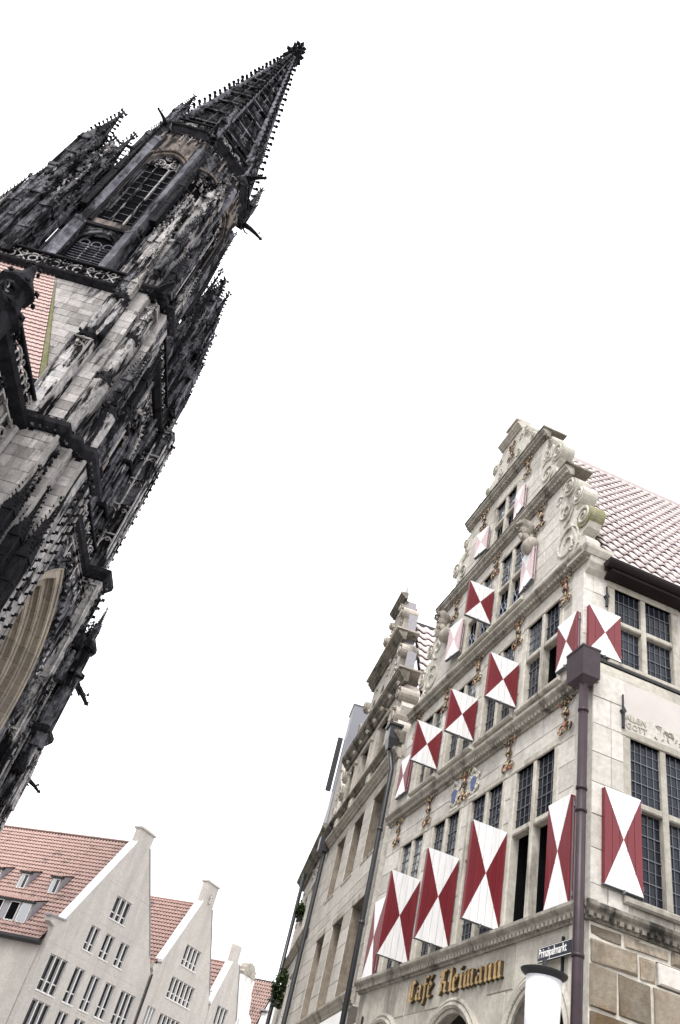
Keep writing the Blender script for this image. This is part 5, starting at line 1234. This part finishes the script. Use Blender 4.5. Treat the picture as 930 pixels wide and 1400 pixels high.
for x,y,z,w_,h in ((6.95,-5.3,16.2,.5,5),(6.45,-6.0,17.0,.5,4.6),(7.5,-4.9,15.2,.55,6)): pinn(x,y,z,w_,h,'black')
for x,y,z in ((6.4,-5.95,16.4),(7.0,-5.35,15.6),(7.5,-4.85,14.6)): canopy(x,y,z,.55)
for u,v,a in ((5.7,-5.4,-45),(-5.4,-5.6,-120)): gargoyle(u,v,35.2,a,1.0)
# ------------------------------------------------------------------ side chapel against the tower's foot
ann=thing('church_chapel','dark gothic side chapel with pink tiled roof and black balustrade against the tower','church',(-13.7,34.34,0),R(-11.2))
AE=FE_(4.55)
MB().box(-6,4.55,-14,-6.1,0,23.3).build('chapel_wall','mixed',ann)
balustrade(AE,-12.4,-6.05,23.55,1.25,ann,'black','mixed',1.25)
mb=MB().sweep([(-.3,22.9),(.05,22.9),(.4,23.2),(.42,23.5),(-.3,23.5)],-13,-6.0,AE); mb.build('cornice','black',ann)
for o_ in (ann,): panels(o_,AE,-12,-6.2,19.8,22.7,5,'pale',.06,.07)
gothic_window(ann,frame((4.5,0,0),(0,1,0),(1,0,0)),-9.2,1.9,8,16.5,4,1.1,0,'mixed','pale',-.05,3)
mb=MB(); crocket_line(mb,AE(-12,.3,15),AE(-9.2,.3,22.5),12,.16,(0,-.6,.8)); crocket_line(mb,AE(-6.4,.3,15),AE(-9.2,.3,22.5),12,.16,(0,.6,.8)); mb.build('crocket_row','black',ann,stuff=True)
for v in (-12.3,-6.3): MB().tube([AE(v,.1,8),AE(v,.1,22.9)],.2,6).build('corner_roll','pale',ann)
A_=Vector((.2,-5.06,35.4)); B_=Vector((3.62,-5.45,26.7)); sl=B_-A_; nrow=30
D_=A_+Vector((-9,0,0)); C_=B_+Vector((-9,0,0))
rA=slab(ann,'roof',[A_+Vector((0,.12,0)),D_+Vector((0,.12,0)),C_+Vector((0,.12,0)),B_+Vector((0,.12,0))],.1,'moss')
mb=MB(); nrm=Vector((0,-1,.14)).normalized()
for r_ in range(nrow):
    a0=A_+sl*((r_+1.0)/nrow); a1=A_+sl*(r_/nrow); nc=36*4; base=len(mb.v)
    for i in range(nc+1):
        h=.015*math.sin(2*math.pi*i/4+.6); L=9.0*i/nc
        mb.v += [tuple(a0-Vector((L,0,0))+nrm*(h+.02)),tuple(a0-Vector((L,0,0))+nrm*(h+.075)),tuple(a1-Vector((L,0,0))+nrm*(h+.02))]
    for i in range(nc): k=base+i*3; mb.f += [(k,k+3,k+4,k+1),(k+1,k+4,k+5,k+2)]
me=bpy.data.meshes.new('roof_tiles'); me.from_pydata(mb.v,[],mb.f); me.materials.append(M['pinktile']); link('roof_tiles',me,rA,stuff=True)
mb=MB(); mb.add([A_+Vector((.02,.06,0)),B_+Vector((.02,0,0)),Vector((B_.x+.1,-5.02,B_.z)),A_+Vector((.14,.0,-.1)),B_+Vector((.3,.2,0)),Vector((B_.x+.3,-5.02,B_.z))],[(0,1,2),(3,5,4),(0,3,4,1),(1,4,5,2)]); mb.build('verge','moss',ann)
MB().box(3.4,4.4,-5.7,-5.0,26.3,26.65).build('ledge','black',ann)
MB().box(-6,4.3,-5.6,-5.0,20,26.3).build('chapel_parapet','pale',ann)
mb=MB().lathe([(.85,21.5),(.85,23.4),(1.1,23.6),(1.05,23.9),(.65,24.1),(.62,25.0),(.85,25.2),(.8,25.4),(.3,26.2),(.12,26.9)],4.3,-11.6,8,R(22)); 
for k in range(8): a=k*math.pi/4; mb.lump((4.3+1.1*math.cos(a),-11.6+1.1*math.sin(a),23.75),.2,(math.cos(a),math.sin(a),.6),.7); mb.lump((4.3+.9*math.cos(a),-11.6+.9*math.sin(a),25.3),.17,(math.cos(a),math.sin(a),.8),.7)
for k in range(6): mb.lump((4.3+.3*math.cos(k),-11.6+.3*math.sin(k),26.8),.14,(math.cos(k),math.sin(k),.8),.7)
mb.build('turret','black',ann)
# ------------------------------------------------------------------ move every root to the base of its thing
def rebase(t,loc):
    d=Matrix.Translation(Vector(loc)); t.location=loc
    for o in COL.objects:
        if o.parent is t: o.matrix_parent_inverse=d.inverted()
rebase(cafe,(6.6,14.7,0)); rebase(h2,(B2O.x,B2O.y+4.5,0)); rebase(h3,tuple(B3O+s3*3.5))
for t_,s_ in ((HO1,5.5),(HO2,14.5),(HO3,20.3),(wh,24.5),(st,30)): rebase(t_,tuple(on(s_,0,0)))
